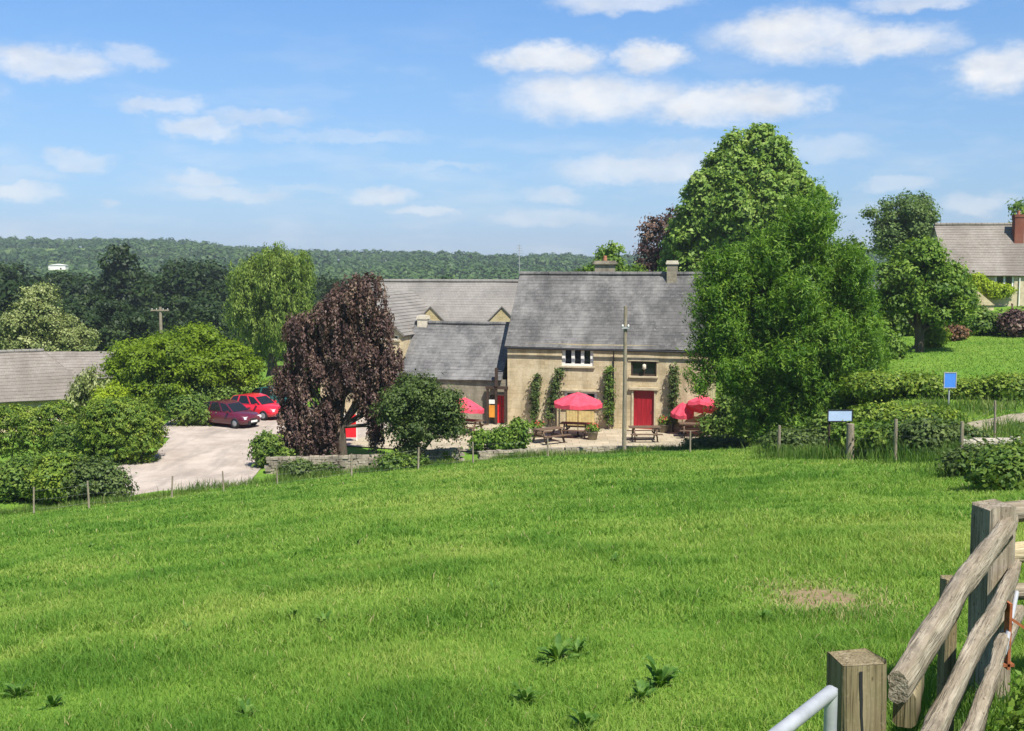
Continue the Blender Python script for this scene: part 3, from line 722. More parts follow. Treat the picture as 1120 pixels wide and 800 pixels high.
# climbers against the front wall are with the inn
# right hand side
hedge('hedge', 'tall garden hedge below the cottage wall', 1038, 1150, 70, 70, 346, 1.2, 'hedge', 900, 18, .36, (.28, .16), 61, 3.2, var=.08)
bush('purple_bush', 'dark purple bush in front of the tall garden hedge', gz(px2x(1112, 67), 67), [(0, 0, .7, .85, .8, .85)], 'purple', 160, 16, .3, (.24, .14), 62)
hedge('hedge', 'overgrown mixed hedge along the near edge of the lawn', 935, 1135, 45.5, 43.5, 414, 1.05, 'fresh_hedge', 2300, 20, .27, (.16, .095), 63, 2.2, var=.3, step=1.5)
bush('bush', 'lime green round bush beside the trunk of the garden tree', gz(px2x(1021, 62.5), 62.5), [(0, 0, .55, .8, .8, .65)], 'lime', 170, 16, .2, (.16, .1), 64)
bush('bush', 'reddish flowering shrub on the far edge of the lawn', gz(px2x(1046, 66), 66), [(0, 0, .4, .6, .6, .5)], 'redleaf', 90, 14, .24, (.2, .12), 65)
bush('bush', 'mid green shrub at the left edge of the lawn', gz(px2x(948, 57), 57), [(0, 0, 1.1, 1.3, 1.2, 1.3), (1.0, .3, .8, 1, 1, .9)], 'green', 420, 17, .3, (.24, .14), 66)
bush('bush', 'broad dark shrub behind the trunk of the garden tree', gz(px2x(1058, 70), 68.5), [(0, 0, .75, 1.3, 1.1, .9), (-2.4, .6, .8, 1.2, 1, 1.0), (-4.4, .8, .7, 1.2, 1, .9)], 'hedge', 600, 16, .32, (.26, .15), 67)
bush('bush', 'tall leafy shrub between the conifer and the white shed', gz(px2x(944, 66), 66), [(0, 0, 1.4, 1.0, 1.2, 1.6), (-1.0, 0, 2.2, 1.1, 1.2, 2)], 'fresh_hedge', 480, 16, .34, (.28, .16), 68)
for i, (px, Y, hh, ww, mt, lb) in enumerate((
        (955, 34.5, 1.05, .9, 'green', 'bramble bush just right of the pale blue board'),
        (1000, 32.5, 1.0, 1.1, 'hedge', 'leafy bramble bush behind the slim fence posts at the field corner'),
        (1036, 31, .95, 1.0, 'olive', 'olive green bramble bush left of the loose stones'),
        (975, 39, 1.0, 1.5, 'fresh_hedge', 'yellow green bramble mound between the pale blue board and the lawn hedge'),
        (1012, 38.5, .5, 1.3, 'fresh_hedge', 'rough bramble mound left of the dirt track below the blue sign'),
        (925, 41, 1.1, 1.2, 'hedge', 'dark bramble mound just behind the pale blue board'),
        (880, 40.5, .8, 1.3, 'olive', 'dark low bush under the conifer edge left of the pale blue board'))):
    bush('bramble', lb, gz(px2x(px, Y), Y), [(-.5, 0, hh * .5, ww * .7, .8, hh * .55), (.5, .1, hh * .45, ww * .7, .8, hh * .5)], mt, 420, 16, .2, (.15, .09), 70 + i)
bush('bush', 'dark dense bush at the right edge behind the wooden fence', gz(px2x(1112, 19), 19), [(0, 0, .3, .7, .7, .42), (.8, .4, .35, .8, .8, .5), (1.6, .8, .4, .9, .9, .55)], 'hedge', 900, 18, .16, (.10, .06), 80)
bush('bush', 'pale leafy bush above the dark bush at the right edge', gz(px2x(1085, 22), 22), [(0, 0, .25, .8, .7, .35), (1.2, .3, .25, .9, .7, .38)], 'olive', 460, 18, .17, (.11, .065), 81)

# ------------------------------------------------------------------ the inn
RZ = R(-15.5)
INN = thing('inn', 'long stone country inn with grey slate roofs and red doors', 'inn', (-.27, 64.5, 0), RZ)
_c, _s = math.cos(RZ), math.sin(RZ)
def inn_hit(px, py, v=0.0):
    """local (u, z) on the plane at depth v behind the front wall"""
    o = Vector((.27, -64.5, ZC)); d = ray(px, py)
    lo = Vector((o.x * _c + o.y * _s, -o.x * _s + o.y * _c, o.z)); ld = Vector((d.x * _c + d.y * _s, -d.x * _s + d.y * _c, d.z))
    t = (v - lo.y) / ld.y; p = lo + ld * t
    return p.x, p.z
def inn_world(u, v, z=0):
    return Vector((-.27 + u * _c - v * _s, 64.5 + u * _s + v * _c, z))

def wall_front(mb, u0, u1, z0, z1, v, openings, depth=.22):
    us = sorted({u0, u1} | {o[0] for o in openings} | {o[1] for o in openings})
    zs = sorted({z0, z1} | {o[2] for o in openings} | {o[3] for o in openings})
    for a, b in zip(us[:-1], us[1:]):
        for c, d in zip(zs[:-1], zs[1:]):
            m = ((a + b) / 2, (c + d) / 2)
            if any(o[0] < m[0] < o[1] and o[2] < m[1] < o[3] for o in openings): continue
            mb.quad((a, v, c), (b, v, c), (b, v, d), (a, v, d))
    for a, b, c, d in openings:
        w = v + depth
        mb.quad((a, v, c), (a, v, d), (a, w, d), (a, w, c)); mb.quad((b, v, c), (b, w, c), (b, w, d), (b, v, d))
        mb.quad((a, v, d), (b, v, d), (b, w, d), (a, w, d)); mb.quad((a, v, c), (a, w, c), (b, w, c), (b, v, c))
        mb.quad((a, w, c), (a, w, d), (b, w, d), (b, w, c))

def slate_slope(mb, eL, eR, rR, rL, courses, seed=0, lift=.03, sag=.04, nu=26, thick=.09):
    """lapped courses of slates between an eave edge and a ridge edge"""
    eL, eR, rR, rL = map(Vector, (eL, eR, rR, rL))
    nrm = (eR - eL).cross(rL - eL).normalized()
    if nrm.z < 0: nrm = -nrm
    rnd = random.Random(seed)
    ph = rnd.uniform(0, 6)
    def P(s, t, off):
        p = eL.lerp(eR, s).lerp(rL.lerp(rR, s), t)
        sg = -sag * math.sin(math.pi * s) * (.4 + .6 * math.sin(math.pi * min(1, t * .5 + .5))) + .012 * math.sin(9 * s + ph + 5 * t) + .01 * math.sin(23 * s + 2 * ph + 11 * t)
        return p + nrm * (off + sg)
    for c in range(courses):
        t0, t1 = c / courses, (c + 1) / courses
        low = [P(i / nu, t0, lift + rnd.uniform(-.006, .006)) for i in range(nu + 1)]
        top = [P(i / nu, t1, 0) for i in range(nu + 1)]
        bot = [P(i / nu, t0, 0 if c else -thick) for i in range(nu + 1)]
        for i in range(nu):
            mb.quad(low[i], low[i + 1], top[i + 1], top[i]); mb.quad(bot[i], bot[i + 1], low[i + 1], low[i])
    for s in (0, 1):                                         # verge
        a, b, c2, d2 = P(s, 0, -thick), P(s, 1, -thick), P(s, 1, .02), P(s, 0, .02)
        mb.quad(a, b, c2, d2)
    mb.quad(P(0, 0, -thick), P(0, 1, -thick), P(1, 1, -thick), P(1, 0, -thick))

def ridge_tiles(mb, a, b, r=.13):
    a, b = Vector(a), Vector(b); n = max(2, int((b - a).length / .45))
    for i in range(n):
        p, q = a.lerp(b, i / n), a.lerp(b, (i + .96) / n)
        mb.tube([p, q], [r * 1.03, r * .97], 8, True, False)

def casement(parent, o, v, lights, fm, mull=.09, frame=.06, curtain=None):
    """window in opening o = (u0,u1,z0,z1): frame with mullions, glass panes behind"""
    a, b, c, d = o
    g = .004
    w = MB()
    w.box(((a + b) / 2, v + .12, c + frame / 2 + g), (b - a - 2 * g, .1, frame)); w.box(((a + b) / 2, v + .12, d - frame / 2 - g), (b - a - 2 * g, .1, frame))
    W = b - a - 2 * g
    for i in range(lights + 1):
        x = a + g + mull / 2 + (W - mull) * i / lights
        w.box((x, v + .118, (c + d) / 2), (mull, .1, d - c - 2 * frame - 2 * g - .002))
    ob = w.build('window', fm, parent)
    p = MB(); p.quad((a + .01, v + .15, c + .01), (b - .01, v + .15, c + .01), (b - .01, v + .15, d - .01), (a + .01, v + .15, d - .01))
    p.build('pane', MT['glass'], ob)
    s = MB(); s.box(((a + b) / 2, v - .03, c - .05), (b - a + .2, .16, .09)); s.build('sill', MT['dressing'], ob)
    return ob

L = 11.6; DEP = 6.6; EV = 4.95; RD = 8.95
def rect(px0, px1, py0, py1, v=0.0):
    u0, z1 = inn_hit(px0, py0, v); u1, z0 = inn_hit(px1, py1, v)
    return (u0, u1, z0, z1)
up3 = rect(614.5, 649, 379.5, 401)
lo3 = rect(617, 653, 428, 446)
upr = rect(690, 718, 395, 412)
dr = rect(693, 715, 427, 470); dr = (dr[0], dr[1], .12, dr[3])
m = MB()
wall_front(m, 0, L, -.3, EV, 0, [up3, lo3, upr, dr])
m.quad((0, DEP, -.3), (0, DEP, EV), (L, DEP, EV), (L, DEP, -.3))
for u in (0, L):
    m.add([(u, 0, -.3), (u, DEP, -.3), (u, DEP, EV), (u, DEP / 2, RD - .12), (u, 0, EV)], [(0, 1, 2, 3, 4) if u else (4, 3, 2, 1, 0)])
m.build('wall', MT['stone'], INN)
m = MB()
slate_slope(m, (-.12, -.18, EV - .22), (L + .12, -.18, EV - .22), (L + .12, DEP / 2, RD), (-.12, DEP / 2, RD), 22, 1, .010)
slate_slope(m, (L + .12, DEP + .18, EV - .22), (-.12, DEP + .18, EV - .22), (-.12, DEP / 2, RD), (L + .12, DEP / 2, RD), 22, 2)
roof = m.build('roof', MT['slate'], INN)
m = MB(); ridge_tiles(m, (-.1, DEP / 2, RD + .02), (L + .1, DEP / 2, RD + .02)); m.build('ridge', MT['slate'], roof)
m = MB(); m.tube([(0.02, -.25, EV - .30), (L + .1, -.25, EV - .33)], .055, 8); m.tube([(6.35, -.2, EV - .36), (6.35, -.07, EV - .6), (6.35, -.07, .2)], .035, 6)
m.build('gutter', MT['black'], INN)
casement(INN, up3, 0, 3, MT['white'], .19, .12)
casement(INN, lo3, 0, 3, MT['white'], .16, .10)
casement(INN, upr, 0, 2, MT['dark_wood'], .09, .10)
# dripstone hoods and surrounds
m = MB()
for o in (lo3,):
    m = MB()
    m.box(((o[0] + o[1]) / 2, -.05, o[3] + .07), (o[1] - o[0] + .3, .13, .10))
    for e in (o[0] - .10, o[1] + .10): m.box((e, -.03, o[3] - .06), (.09, .09, .165))
    m.build('dripstone', MT['dressing'], INN)
m = MB()
m.box(((dr[0] + dr[1]) / 2, -.07, dr[3] + .11), (dr[1] - dr[0] + .5, .17, .14)); m.build('lintel', MT['dressing'], INN); m = MB(); m.box(((upr[0] + upr[1]) / 2, -.02, upr[3] + .1), (upr[1] - upr[0] + .3, .06, .2))
m.build('lintel', MT['dressing'], INN)
def plank_door(parent, o, v, mat, name='door', n=5):
    a, b, c, d = o; m = MB(); W = b - a - .02
    for i in range(n):
        m.box((a + .01 + W * (i + .5) / n, v + .12, (c + d) / 2), (W / n - .008, .05, d - c - .02))
    m.box(((a + b) / 2, v + .16, (c + d) / 2), (W, .03, d - c - .02))
    D = m.build(name, mat, parent)
    k = MB(); k.tube([(b - .16, v + .09, c + 1.0), (b - .16, v + .03, c + 1.0)], .03, 8); k.build('handle', MT['black'], D)
    f = MB(); f.box((a - .055, v - .012, (c + d) / 2), (.09, .1, d - c)); f.box((b + .055, v - .012, (c + d) / 2), (.09, .1, d - c)); f.box(((a + b) / 2, v - .014, d + .02), (b - a + .2, .1, .06)); f.build('frame', MT['dressing'], D)
    return D
plank_door(INN, dr, 0, MT['red'])
m = MB(); m.box(((dr[0] + dr[1]) / 2, -.35, .05), (1.6, .7, .14)); m.build('step', MT['cream'], INN)
bx = rect(620, 650, 449, 466)
m = MB()
for i in range(9): m.box((bx[0] + (bx[1] - bx[0]) * (i + .5) / 9, -.05, (bx[2] + bx[3]) / 2), ((bx[1] - bx[0]) / 9 - .008, .05, bx[3] - bx[2]))
m.build('boarding', MT['panel_wood'], INN)
# small lamp in the upper right window
m = MB(); m.lathe([(.02, .18), (.10, .14), (.12, -.08), (.04, -.14), (0, -.14)], 10, ((upr[0] + upr[1]) / 2 + .05, -.12, (upr[2] + upr[3]) / 2 + .1)); m.box(((upr[0] + upr[1]) / 2 + .05, -.04, (upr[2] + upr[3]) / 2 + .22), (.04, .22, .04)); m.build('lantern', MT['cream'], INN)
# chimneys
def chimney(parent, u, v, z0, z1, w, d, mat, pots, cap=MT['cream'], capw=.14):
    m = MB(); m.box((u, v, (z0 + z1) / 2), (w, d, z1 - z0)); C = m.build('chimney', mat, parent)
    k = MB(); k.box((u, v, z1 + .05), (w + capw, d + capw, .12)); k.box((u, v, z1 + .16), (w + capw * .4, d + capw * .4, .1)); k.build('cap', cap, C)
    for i in range(pots):
        p = MB(); x = u + (i - (pots - 1) / 2) * w * .55
        p.lathe([(.12, z1 + .2), (.13, z1 + .3), (.10, z1 + .45), (.12, z1 + .5), (.09, z1 + .5)], 10, (x, v, 0)); p.build('chimney_pot', MT['terracotta'], C)
    return C
u1, _ = inn_hit(660, 300, DEP / 2); u2, _ = inn_hit(735.5, 300, DEP / 2)
chimney(INN, u1, DEP / 2 + .5, 7.4, 9.55, 1.15, .6, MT['stone_grey'], 1, MT['drystone'], .22)
chimney(INN, u2, DEP / 2 - .1, 7.4, 9.55, .56, .6, MT['stone_grey'], 0, MT['cream'], .12)
m = MB(); ua, _ = inn_hit(568, 300, DEP / 2); m.tube([(ua, DEP / 2, RD - .2), (ua, DEP / 2, 10.75)], .022, 5)
for k in range(4): m.tube([(ua - .28 + .04 * k, DEP / 2, 10.2 + .16 * k), (ua + .28 - .04 * k, DEP / 2, 10.2 + .16 * k)], .012, 4)
m.build('aerial', MT['galv'], INN)
# low wing
XV = .9; XR = inn_hit(441, 360, XV)[0]; XL = XR - 5.6
WL, WR = XR + .02, -.42; WE, WRD, WD = 2.85, 5.85, 6.4
pr = rect(536, 552, 432, 470, .15); pr = (pr[0], -.12, .1, pr[3])
m = MB()
wn = (-4.6, -3.4, 1.0, 2.1)
wall_front(m, WL, -.004, -.3, WE - .12, .15, [pr, wn])
m.quad((WL, WD, -.3), (WL, WD, WE), (WR, WD, WE), (WR, WD, -.3))
for u in (WL, WR):
    m.add([(u, .15, -.3), (u, WD, -.3), (u, WD, WE), (u, WD / 2, WRD - .12), (u, .15, WE)], [(0, 1, 2, 3, 4)])
m.build('wall', MT['stone_grey'], INN)
casement(INN, wn, .15, 2, MT['white'])
m = MB()
slate_slope(m, (WL - .1, -.05, WE - .15), (WR + .05, -.05, WE - .15), (WR + .05, WD / 2, WRD), (WL - .1, WD / 2, WRD), 17, 3, .012, sag=.07)
slate_slope(m, (WR + .05, WD + .2, WE - .15), (WL - .1, WD + .2, WE - .15), (WL - .1, WD / 2, WRD), (WR + .05, WD / 2, WRD), 17, 4)
rf = m.build('roof', MT['slate_dark'], INN)
m = MB(); ridge_tiles(m, (WL - .1, WD / 2, WRD + .02), (WR + .05, WD / 2, WRD + .02)); m.build('ridge', MT['slate_dark'], rf)
plank_door(INN, (pr[0] + .42, pr[1] - .06, pr[2], pr[3]), .15, MT['brightred'], n=3)
m = MB()
for u in (pr[0] - .07, pr[0] + .46, pr[1] + .03): m.box((u, -.12, 1.15), (.12, .14, 2.1))
m.box(((pr[0] + pr[1]) / 2, -.12, 2.27), (pr[1] - pr[0] + .35, .2, .16)); m.box(((pr[0] + pr[1]) / 2, -.2, 2.9), (.16, .16, 1.1)); 
PO = m.build('porch', MT['dark_wood'], INN)
m = MB(); m.box((pr[0] + .22, -.15, .85), (.38, .05, .72)); m.build('notice_board', MT['orange'], PO)
m = MB(); m.box((pr[0] + .22, -.15, 1.42), (.38, .05, .24)); m.build('notice_header', MT['white'], PO)
cu, _ = inn_hit(450, 350, WD / 2)
chimney(INN, WL + .45, WD / 2, 4.6, 6.1, .62, .55, MT['cream'], 0, MT['cream'], .08)
# rear range
V0, V1 = 8.0, 14.6; BE, BR = 5.45, 8.35; UL, UR = -14.5, 1.2
m = MB()
m.box(((UL + UR) / 2, (V0 + V1) / 2, (BE - .3) / 2), (UR - UL, V1 - V0, BE + .3))
for u in (UL, UR): m.add([(u, V0, BE), (u, V1, BE), (u, (V0 + V1) / 2, BR - .1)], [(0, 1, 2)])
m.build('wall', MT['stone_yellow'], INN)
m = MB()
slate_slope(m, (UL - .1, V0 - .2, BE - .15), (UR + .1, V0 - .2, BE - .15), (UR + .1, (V0 + V1) / 2, BR), (UL - .1, (V0 + V1) / 2, BR), 18, 5, lift=.008, sag=.03)
slate_slope(m, (UR + .1, V1 + .2, BE - .15), (UL - .1, V1 + .2, BE - .15), (UL - .1, (V0 + V1) / 2, BR), (UR + .1, (V0 + V1) / 2, BR), 18, 6, lift=.018, sag=.03)
rf = m.build('roof', MT['slate_tan'], INN)
m = MB(); ridge_tiles(m, (UL - .1, (V0 + V1) / 2, BR + .02), (UR + .1, (V0 + V1) / 2, BR + .02)); m.build('ridge', MT['slate_tan'], rf)
for px in (472, 550):                                        # stone gablets standing up through the eave
    u, zt = inn_hit(px, 336, V0 - .1)
    w = 1.3
    m = MB(); m.add([(u - w, V0 - .26, zt - 1.75), (u + w, V0 - .26, zt - 1.75), (u + w, V0 - .26, zt - 1.25), (u, V0 - .26, zt), (u - w, V0 - .26, zt - 1.25)], [(0, 1, 2, 3, 4)])
    G = m.build('gablet', MT['stone_yellow'], INN)
    m = MB(); vb = V0 + 2.6
    for sgn in (-1, 1):
        m.add([(u + sgn * (w + .12), V0 - .34, zt - 1.32), (u, V0 - .34, zt + .08), (u, vb, zt + .08), (u + sgn * (w + .12), vb - 1.4, zt - 1.32),
               (u + sgn * (w + .12), V0 - .34, zt - 1.40), (u, V0 - .34, zt - .01), (u, vb, zt - .01), (u + sgn * (w + .12), vb - 1.4, zt - 1.40)], [(0, 1, 2, 3), (0, 4, 5, 1), (4, 7, 6, 5)])
    m.build('gablet_roof', MT['slate_tan'], G)
# cross wing at the left with its gable to the front
bw = rect(402, 436, 349, 372, XV); rd = rect(360, 376, 420, 456, XV); rd = (rd[0], rd[1], .1, 2.15)
gx0, gx1 = XL, XR
m = MB(); XE = 5.3; XA = 7.7
bw = (max(bw[0], XL + .3), min(bw[1], XR - .25), bw[2], min(bw[3], XE - .1))
wall_front(m, XL, XR, -.3, XE, XV, [bw, rd])
m.add([(XL, XV, XE), (XR, XV, XE), ((XL + XR) / 2, XV, XA)], [(0, 1, 2)])
for u in (XL, XR): m.quad((u, XV, -.3), (u, V0, -.3), (u, V0, XE), (u, XV, XE))
m.build('wall', MT['stone'], INN)
casement(INN, bw, XV, 3, MT['white']); plank_door(INN, rd, XV, MT['dark_wood'], n=4)
m = MB(); xm = (XL + XR) / 2
slate_slope(m, (XR + .15, XV - .15, XE - .12), (XR + .15, V0 + 2, XE - .12), (xm, V0 + 2, XA + .02), (xm, XV - .15, XA + .02), 14, 7)
slate_slope(m, (XL - .15, V0 + 2, XE - .12), (XL - .15, XV - .15, XE - .12), (xm, XV - .15, XA + .02), (xm, V0 + 2, XA + .02), 14, 8)
m.build('roof', MT['slate_tan'], INN)
# climbers on the front wall: plants of their own
def climber(label, px, py0, py1, wpx, mat, seed, lean=0.0):
    u0, zt = inn_hit(px, py0); _, zb = inn_hit(px, py1)
    zb = max(zb, .1); ht = zt - zb; w = wpx / 19.0 / 2
    p = inn_world(u0, -.22, .05)
    lobes = [(lean * (k / 4) , -.05, .1 + zb + ht * (k + .5) / 5, w * (1.0 - .1 * abs(k - 2)), .24, ht / 5.5) for k in range(5)]
    o = bush('climbing_plant', label, p, lobes, mat, 150, 14, .15, (.13, .08), seed, cat='climber', shell=.3)
    o.rotation_euler = (0, 0, RZ); return o
climber('narrow dark climber on the inn wall nearest the porch', 586, 413, 462, 9, 'olive', 90, .1)
climber('leaning rose climber on the inn wall beside the narrow climber', 602, 408, 464, 11, 'olive', 91, .6)
climber('dark columnar climber on the inn wall left of the wooden pole', 667, 408, 464, 11, 'hedge', 92)
climber('leafy climber on the inn wall right of the red front door', 738, 405, 465, 11, 'olive', 93)

# patio and its walls
pp = [inn_world(-6.4, -9.6), inn_world(-1.5, -9.9), inn_world(5, -8.6), inn_world(11.8, -6.6), inn_world(12.3, .2), inn_world(-6.4, .3)]
sheet('patio', [(p.x, p.y) for p in pp], MT['patio'], .07)
pp = [inn_world(-17.5, -9.3), inn_world(-11.5, -11.2), inn_world(-6.45, -10.2), inn_world(-6.45, .95), inn_world(-17.5, .95)]
sheet('courtyard', [(p.x, p.y) for p in pp], MT['gravel'], .045)

def rubble_wall(name, label, pts, hgt, thick, seed, cat='wall', blk=.24):
    """wall of separate-looking irregular blocks, in one mesh"""
    rnd = random.Random(seed); m = MB()
    for (x0, y0), (x1, y1) in zip(pts[:-1], pts[1:]):
        Lw = math.hypot(x1 - x0, y1 - y0); ang = math.atan2(y1 - y0, x1 - x0)
        z = 0; rh = .12; rows = int(hgt / rh)
        for r in range(rows):
            s = -rnd.uniform(0, .2)
            while s < Lw:
                w = blk * rnd.uniform(.6, 1.5); c = s + w / 2
                if 0 <= c <= Lw:
                    x, y = x0 + math.cos(ang) * c, y0 + math.sin(ang) * c
                    zz = min(h(x, y), .6) - .1 if name == 'patio_wall' else h(x, y) - .08
                    Mx = Matrix.Rotation(ang + rnd.uniform(-.06, .06), 4, 'Z') @ Matrix.Rotation(rnd.uniform(-.05, .05), 4, 'X')
                    m.box((x, y, zz + rh * (r + .5) + rnd.uniform(-.012, .012)), (w * .96, thick * rnd.uniform(.82, 1.12), rh * rnd.uniform(.85, 1.05)), M=Mx, taper=rnd.uniform(.9, .98))
                s += w
    o = m.build(name, MT['drystone'])
    return tag(o, label, cat)
rubble_wall('patio_wall', 'low rubble wall between the meadow and the inn courtyard under the purple tree', [(-11.2, 49.5), (-6.5, 50.0), (-2.4, 51.6)], .95, .4, 1)
rubble_wall('patio_wall', 'low pale stone kerb wall before the picnic tables', [(-1.6, 52.2), (2.5, 53.6), (5.0, 54.2), (9.2, 53.6)], .62, .4, 2)
rubble_wall('field_wall', 'tumbled pale drystone wall end beside the dirt track', [(12.0, 28.6), (14.2, 28.3), (16.5, 28.4)], .8, .5, 3, blk=.42)
bpy.data.objects['field_wall'].data.materials[0] = plain('pale_drystone', (.38, .34, .27), .9, .15, .3, 2.5)

# ------------------------------------------------------------------ parasols, tables, planters on the patio
def parasol(label, loc, rad, hgt, tilt=0.0, seed=1, drop=.24, n=8):
    root = thing('parasol', label, 'parasol', loc, seed * .4, 'red parasols on the patio')
    M = Matrix.Translation((0, 0, hgt - .5)) @ Matrix.Rotation(tilt, 4, 'Y') @ Matrix.Translation((0, 0, -(hgt - .5)))
    m = MB(); prof = [(0.02, .55), (.3 * rad, .43), (.65 * rad, .22), (rad, 0)]
    rings = [[Vector((r * math.cos(2 * math.pi * k / n), r * math.sin(2 * math.pi * k / n), z)) for k in range(n)] for r, z in prof]
    rings2 = [[(p * 1.0 + (Vector((0, 0, -.03)))) for p in r] for r in rings]
    vs = []; fs = []
    for j, r in enumerate(rings):
        for k in range(n):
            vs.append(r[k]); vs.append((r[k] + r[(k + 1) % n]) / 2 - Vector((0, 0, .03 * j)))
    q = 2 * n
    for j in range(len(rings) - 1):
        for k in range(q): fs.append((j * q + k, j * q + (k + 1) % q, (j + 1) * q + (k + 1) % q, (j + 1) * q + k))
    b = len(vs)
    for k in range(q): vs.append(vs[3 * q + k] + Vector((0, 0, -drop + (.05 if k % 2 else 0))))
    for k in range(q): fs.append((3 * q + k, 3 * q + (k + 1) % q, b + (k + 1) % q, b + k))
    m.add([M @ (p + Vector((0, 0, hgt - .5))) for p in vs], fs); m.build('canopy', MT['canvas'], root)
    m = MB(); m.tube([(0, 0, .05), (0, 0, hgt - .5), M @ Vector((0, 0, hgt + .12))], .024, 8); m.build('pole', MT['panel_wood'], root)
    for k in range(n):
        a = 2 * math.pi * k / n
        m = MB(); m.tube([M @ Vector((0, 0, hgt - .02)), M @ Vector((rad * .97 * math.cos(a), rad * .97 * math.sin(a), hgt - .53))], .012, 4); m.build('rib', MT['panel_wood'], root)
    m = MB(); m.lathe([(0, 0), (.26, 0), (.26, .07), (.05, .1), (.05, .3), (.03, .3)], 12); m.build('base', MT['black'], root)
    return root

def picnic_table(loc, rz, label):
    root = thing('picnic_table', label, 'picnic table', loc, rz, 'picnic tables on the patio')
    m = MB()
    for i in range(5): m.box((0, -.3 + .15 * i, .74), (1.7, .14, .04))
    m.build('tabletop', MT['table_wood'], root)
    for s in (-1, 1):
        m = MB()
        for i in (0, 1): m.box((0, s * (.68 + .14 * i), .44), (1.7, .13, .04))
        m.build('seat', MT['table_wood'], root)
    for e in (-1, 1):
        for s in (-1, 1):
            m = MB(); m.box((e * .6, s * .42, .36), (.07, .1, .86), M=Matrix.Rotation(s * .5, 4, 'X')); m.build('leg', MT['table_wood'], root)
        m = MB(); m.box((e * .53, 0, .38), (.05, 1.6, .09)); m.build('crossbar', MT['table_wood'], root)
    return root
def onpatio(px, py, dz=.075):
    p = hitz(px, py, dz); return (p.x, p.y, dz)
P1 = onpatio(632, 478); P2 = onpatio(508, 474); P3 = onpatio(769, 476); P4 = onpatio(746, 475)
def rad_at(P, w): return w / 2 / FPX * P[1]
parasol('pinkish red parasol open over a table under the stone mullioned windows', P1, rad_at(P1, 56), ZC - (430 - 290) / FPX * P1[1] - .1, 0, 1)
parasol('red parasol half hidden by the small rounded tree near the porch', P2, rad_at(P2, 44), ZC - (436 - 290) / FPX * P2[1] - .1, .12, 2)
parasol('tilted red parasol at the dark foot of the conifer', P3, rad_at(P3, 40), ZC - (433 - 290) / FPX * P3[1] - .1, .38, 3)
parasol('small red parasol left of the tilted one beside the conifer', P4, rad_at(P4, 26), 1.75, -.15, 4)
picnic_table((P1[0] - .1, P1[1] + .1, .075), RZ, 'picnic table under the large parasol by the mullioned windows')
p = onpatio(600, 484); picnic_table((p[0], p[1], .075), RZ + .9, 'picnic table turned end on at the left of the large parasol')
p = onpatio(512, 474); picnic_table((p[0], p[1], .075), RZ - .2, 'picnic table beside the porch under the half hidden parasol')
p = onpatio(760, 478); picnic_table((p[0], p[1], .075), RZ + .15, 'picnic table in the shade at the foot of the conifer')
p = onpatio(705, 482); picnic_table((p[0], p[1], .075), RZ + .3, 'picnic table in the sun outside the red front door')
def planter(px, py, label, seed, w=.9, mat='green'):
    x, y, z = onpatio(px, py)
    root = thing('planter', label, 'planter', (x, y, z), RZ, 'stone planters on the patio')
    m = MB(); m.lathe([(0, 0), (.26 * w, 0), (.34 * w, .42), (.38 * w, .46), (.33 * w, .46), (.3 * w, .38), (0, .38)], 14); m.build('tub', MT['drystone'], root)
    rs = np.random.RandomState(seed)
    V, t = leaves_arrays(rs, [(0, 0, .6, .36 * w, .36 * w, .28)], 60, 12, .12, (.12, .07), .4)
    leaf_mesh('foliage', MT[mat], V, t, root)
    V, t = leaves_arrays(rs, [(0, 0, .66, .36 * w, .36 * w, .26)], 16, 5, .06, (.07, .06), .9)
    leaf_mesh('blossom', MT['redflower'], V, t, root)
planter(648, 481, 'round stone tub of red flowers right of the large parasol', 1)
planter(588, 478, 'round stone tub of red flowers below the narrow wall climber', 2)
planter(684 + 42, 473, 'round stone tub of red flowers beside the front door', 3)

# ------------------------------------------------------------------ poles and signs
def pole(name, label, px, Y, base_z, top_py, r, cat, arm=None):
    x = px2x(px, Y); zt = at(px, top_py, Y).z
    root = thing(name, label, cat, (x, Y, base_z))
    m = MB(); m.tube([(0, 0, -.3), (.01, 0, (zt - base_z) * .5), (0, 0, zt - base_z)], [r, r * .88, r * .75], 10); m.build('shaft', MT['pole_wood'], root)
    return root, zt - base_z
r_, hh = pole('wooden_pole', 'tall grey wooden pole standing in the meadow edge before the inn', 684, 50.5, h(px2x(684, 50.5), 50.5), 335, .105, 'pole')
m = MB(); m.box((0, -.12, hh - 1.0), (.34, .08, .08)); m.build('bracket', MT['galv'], r_)
for s in (-1, 1): m = MB(); m.lathe([(.0, .12), (.05, .1), (.03, .05), (.06, 0), (0, 0)], 8, (s * .13, -.12, hh - .96)); m.build('insulator', MT['white'], r_)
r_, hh = pole('telegraph_pole', 'pale telegraph pole with a crossarm above the yellow green tree', 175.5, 84, h(px2x(175.5, 84), 84), 336, .15, 'pole')
m = MB(); m.box((0, -.1, hh - .25), (1.4, .1, .1)); m.build('crossarm', MT['pole_wood'], r_)
for s in (-.6, -.25, .25, .6): m = MB(); m.lathe([(0, .09), (.03, .08), (.02, .04), (.035, 0), (0, 0)], 8, (s, -.1, hh - .2)); m.build('insulator', MT['white'], r_)

